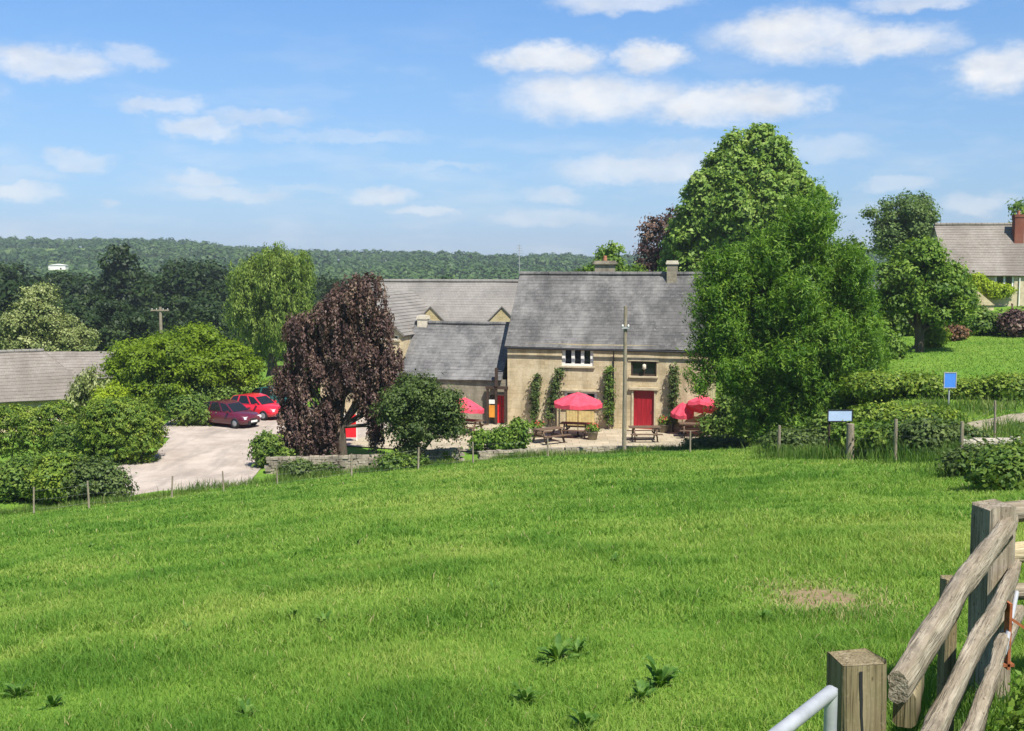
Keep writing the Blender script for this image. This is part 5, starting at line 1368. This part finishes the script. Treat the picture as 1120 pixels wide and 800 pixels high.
# ------------------------------------------------------------------ air
m = MB(); m.box((0, 820, 12), (2700, 1800, 72))
hz = m.build('haze', None)
hm = NT('thin_blue_air'); vol = hm.n('ShaderNodeVolumePrincipled')
vol.inputs['Color'].default_value = (.78, .87, .96, 1); vol.inputs['Density'].default_value = .00026; vol.inputs['Anisotropy'].default_value = .2
hm.link(vol.outputs[0], hm.out.inputs['Volume']); hz.data.materials.append(hm.m); tag(hz, 'thin blue summer haze over the valley', 'haze', kind='stuff')

# ------------------------------------------------------------------ sky with clouds, sun
W = bpy.data.worlds.new('World'); SC.world = W; W.use_nodes = True
t = W.node_tree; t.nodes.clear()
def wn_(typ, **kw):
    nd = t.nodes.new(typ)
    for k, v in kw.items(): setattr(nd, k, v)
    return nd
lk = t.links.new
out = wn_('ShaderNodeOutputWorld'); bg = wn_('ShaderNodeBackground'); bg.inputs['Strength'].default_value = .075
sky = wn_('ShaderNodeTexSky', sky_type='NISHITA', sun_disc=False); sky.sun_elevation = SUN_EL; sky.sun_rotation = SUN_AZ; sky.air_density = 1.0; sky.dust_density = .25; sky.ozone_density = 3.0; sky.altitude = 100
tc = wn_('ShaderNodeTexCoord')
sep = wn_('ShaderNodeSeparateXYZ'); lk(tc.outputs['Generated'], sep.inputs[0])
azn = wn_('ShaderNodeMath', operation='ARCTAN2'); lk(sep.outputs[0], azn.inputs[0]); lk(sep.outputs[1], azn.inputs[1])
eln = wn_('ShaderNodeMath', operation='ARCSINE'); lk(sep.outputs[2], eln.inputs[0])
ae = wn_('ShaderNodeCombineXYZ'); lk(azn.outputs[0], ae.inputs[0]); lk(eln.outputs[0], ae.inputs[1])
def wnoise(scale, detail, vecscale=(1, 1, 1), rough=.6, off=0):
    mp = wn_('ShaderNodeMapping'); mp.inputs['Scale'].default_value = vecscale; mp.inputs['Location'].default_value = (off, off * .7, 0); lk(ae.outputs[0], mp.inputs['Vector'])
    nz = wn_('ShaderNodeTexNoise'); nz.inputs['Scale'].default_value = scale; nz.inputs['Detail'].default_value = detail; nz.inputs['Roughness'].default_value = rough; lk(mp.outputs[0], nz.inputs['Vector'])
    return nz
warp = wnoise(22, 8, (1, 1.7, 1), .66)
wv = wn_('ShaderNodeVectorMath', operation='MULTIPLY_ADD'); lk(warp.outputs['Color'], wv.inputs[0]); wv.inputs[1].default_value = (.075, .034, 0); wv.inputs[2].default_value = (-.0375, -.017, 0)
pv = wn_('ShaderNodeVectorMath', operation='ADD'); lk(ae.outputs[0], pv.inputs[0]); lk(wv.outputs[0], pv.inputs[1])
clouds = [(600, 66, 66, 18, 1), (712, 62, 44, 19, 1), (648, 106, 112, 27, .95), (772, 114, 75, 22, .95), (838, 112, 66, 21, 1), (868, 40, 92, 28, 1), (965, 46, 75, 20, .95), (1095, 74, 54, 26, 1),
          (58, 68, 64, 18, .85), (145, 62, 38, 13, .65), (175, 117, 50, 10, .8), (222, 141, 42, 13, .85), (285, 129, 60, 10, .65), (370, 148, 110, 7, .4), (20, 212, 50, 12, .9), (86, 176, 40, 12, .65), (10, 190, 60, 10, .4),
          (218, 197, 36, 11, .8), (245, 211, 80, 9, .7), (415, 212, 40, 12, .85), (470, 231, 40, 8, .75), (606, 212, 40, 11, .7), (705, 184, 110, 20, .7), (600, 238, 90, 11, .6), (980, 200, 32, 11, .6), (1070, 222, 40, 12, .65),
          (680, 2, 78, 12, .9), (1000, 2, 60, 10, .9), (470, 179, 80, 4, .35), (900, 164, 60, 16, .4), (740, 165, 90, 14, .45), (120, 222, 16, 5, .5), (330, 205, 60, 5, .3),
          (-160, 90, 120, 26, .9), (1320, 60, 120, 30, .9), (1250, 170, 90, 16, .7), (-120, 170, 80, 14, .6), (300, -80, 160, 36, .9), (900, -110, 190, 40, .9), (1500, -60, 160, 40, .9), (-420, -20, 160, 40, .9)]
acc = None
for px, py, w, hh, amp in clouds:
    d = ray(px, py).normalized(); a0, e0 = math.atan2(d.x, d.y), math.asin(d.z)
    sb = wn_('ShaderNodeVectorMath', operation='SUBTRACT'); lk(pv.outputs[0], sb.inputs[0]); sb.inputs[1].default_value = (a0, e0, 0)
    ml = wn_('ShaderNodeVectorMath', operation='MULTIPLY'); lk(sb.outputs[0], ml.inputs[0]); ml.inputs[1].default_value = (FPX / w, FPX / hh, 0)
    ln = wn_('ShaderNodeVectorMath', operation='LENGTH'); lk(ml.outputs[0], ln.inputs[0])
    mr = wn_('ShaderNodeMapRange', interpolation_type='SMOOTHSTEP'); lk(ln.outputs['Value'], mr.inputs[0]); mr.inputs[1].default_value = 1.22; mr.inputs[2].default_value = .42; mr.inputs[3].default_value = 0; mr.inputs[4].default_value = amp * (.92 if hh > 15 else .72)
    if acc is None: acc = mr.outputs[0]
    else:
        mx = wn_('ShaderNodeMath', operation='MAXIMUM'); lk(acc, mx.inputs[0]); lk(mr.outputs[0], mx.inputs[1]); acc = mx.outputs[0]
det = wnoise(24, 5, (1, 1.8, 1), .6, 3)
dm = wn_('ShaderNodeMapRange'); lk(det.outputs['Fac'], dm.inputs[0]); dm.inputs[1].default_value = .3; dm.inputs[2].default_value = .62; dm.inputs[3].default_value = .72; dm.inputs[4].default_value = 1.06
cm = wn_('ShaderNodeMath', operation='MULTIPLY', use_clamp=True); lk(acc, cm.inputs[0]); lk(dm.outputs[0], cm.inputs[1])
# thin veil towards the horizon
veil = wnoise(9, 5, (1, 4, 1), .6, 8)
vm = wn_('ShaderNodeMapRange'); lk(veil.outputs['Fac'], vm.inputs[0]); vm.inputs[1].default_value = .48; vm.inputs[2].default_value = .72; vm.inputs[3].default_value = 0; vm.inputs[4].default_value = .42
hzn = wn_('ShaderNodeMapRange'); lk(eln.outputs[0], hzn.inputs[0]); hzn.inputs[1].default_value = .0; hzn.inputs[2].default_value = .22; hzn.inputs[3].default_value = 1; hzn.inputs[4].default_value = .1
vv = wn_('ShaderNodeMath', operation='MULTIPLY'); lk(vm.outputs[0], vv.inputs[0]); lk(hzn.outputs[0], vv.inputs[1])
tot = wn_('ShaderNodeMath', operation='MAXIMUM'); lk(cm.outputs[0], tot.inputs[0]); lk(vv.outputs[0], tot.inputs[1])
mixc = wn_('ShaderNodeMix', data_type='RGBA'); elr = wn_('ShaderNodeMapRange'); lk(eln.outputs[0], elr.inputs[0]); elr.inputs[1].default_value = 0; elr.inputs[2].default_value = R(30); elr.inputs[3].default_value = 0; elr.inputs[4].default_value = 1
hr = wn_('ShaderNodeValToRGB'); lk(elr.outputs[0], hr.inputs[0]); el_ = hr.color_ramp.elements      # summer air: bluer and less glaring low down than the clear-air model
for k_, (dg, c_) in enumerate(((0.5, (.50, .65, 1.04)), (1.6, (.526, .66, 1.01)), (3.3, (.60, .73, .99)), (5.7, (.70, .83, 1.03)), (9.7, (.78, .95, 1.14)), (12.9, (.76, 1.0, 1.24)), (28, (.82, 1.0, 1.15)))):
    e_ = el_[k_] if k_ < 2 else el_.new(dg / 30)
    e_.position = dg / 30; e_.color = (c_[0] / 1.3, c_[1] / 1.3, c_[2] / 1.3, 1)
sk2 = wn_('ShaderNodeVectorMath', operation='SCALE'); lk(hr.outputs[0], sk2.inputs[0]); sk2.inputs['Scale'].default_value = 1.3
gm = wn_('ShaderNodeVectorMath', operation='MULTIPLY'); lk(sky.outputs[0], gm.inputs[0]); lk(sk2.outputs[0], gm.inputs[1])
lk(tot.outputs[0], mixc.inputs[0]); lk(gm.outputs[0], mixc.inputs[6])
shade = wnoise(20, 4, (1, 2.2, 1), .55, 5)
cr_ = wn_('ShaderNodeValToRGB'); lk(shade.outputs['Fac'], cr_.inputs[0])
cr_.color_ramp.elements[0].position = .3; cr_.color_ramp.elements[0].color = (.72, .76, .83, 1); cr_.color_ramp.elements[1].position = .6; cr_.color_ramp.elements[1].color = (.92, .93, .95, 1)
cs = wn_('ShaderNodeVectorMath', operation='SCALE'); lk(cr_.outputs[0], cs.inputs[0]); cs.inputs['Scale'].default_value = 8.0
lk(cs.outputs[0], mixc.inputs[7]); lk(mixc.outputs[2], bg.inputs['Color']); lk(bg.outputs[0], out.inputs['Surface'])

sl = bpy.data.lights.new('sun', 'SUN'); sl.energy = 5.0; sl.angle = R(.55); sl.color = (1, .955, .88)
so = bpy.data.objects.new('sun', sl); COL.objects.link(so)
sd = Vector((math.sin(SUN_AZ) * math.cos(SUN_EL), math.cos(SUN_AZ) * math.cos(SUN_EL), math.sin(SUN_EL)))
so.rotation_euler = sd.to_track_quat('Z', 'Y').to_euler(); so.location = (30, -40, 60)

cd = bpy.data.cameras.new('camera'); cd.sensor_width = 36; cd.lens = 36 * FPX / 1120; cd.clip_start = .1; cd.clip_end = 6000
co = bpy.data.objects.new('camera', cd); COL.objects.link(co); co.location = (0, 0, ZC); co.rotation_euler = (R(90) - PITCH, 0, 0)
SC.camera = co

vs_ = SC.view_settings
vs_.view_transform = 'Standard'; vs_.look = 'None'; vs_.exposure = .78; vs_.gamma = 1
cy = SC.cycles
cy.max_bounces = 6; cy.diffuse_bounces = 3; cy.glossy_bounces = 2; cy.transmission_bounces = 3; cy.volume_bounces = 0; cy.transparent_max_bounces = 6
cy.use_adaptive_sampling = True; cy.sample_clamp_indirect = 6; cy.caustics_reflective = False; cy.caustics_refractive = False
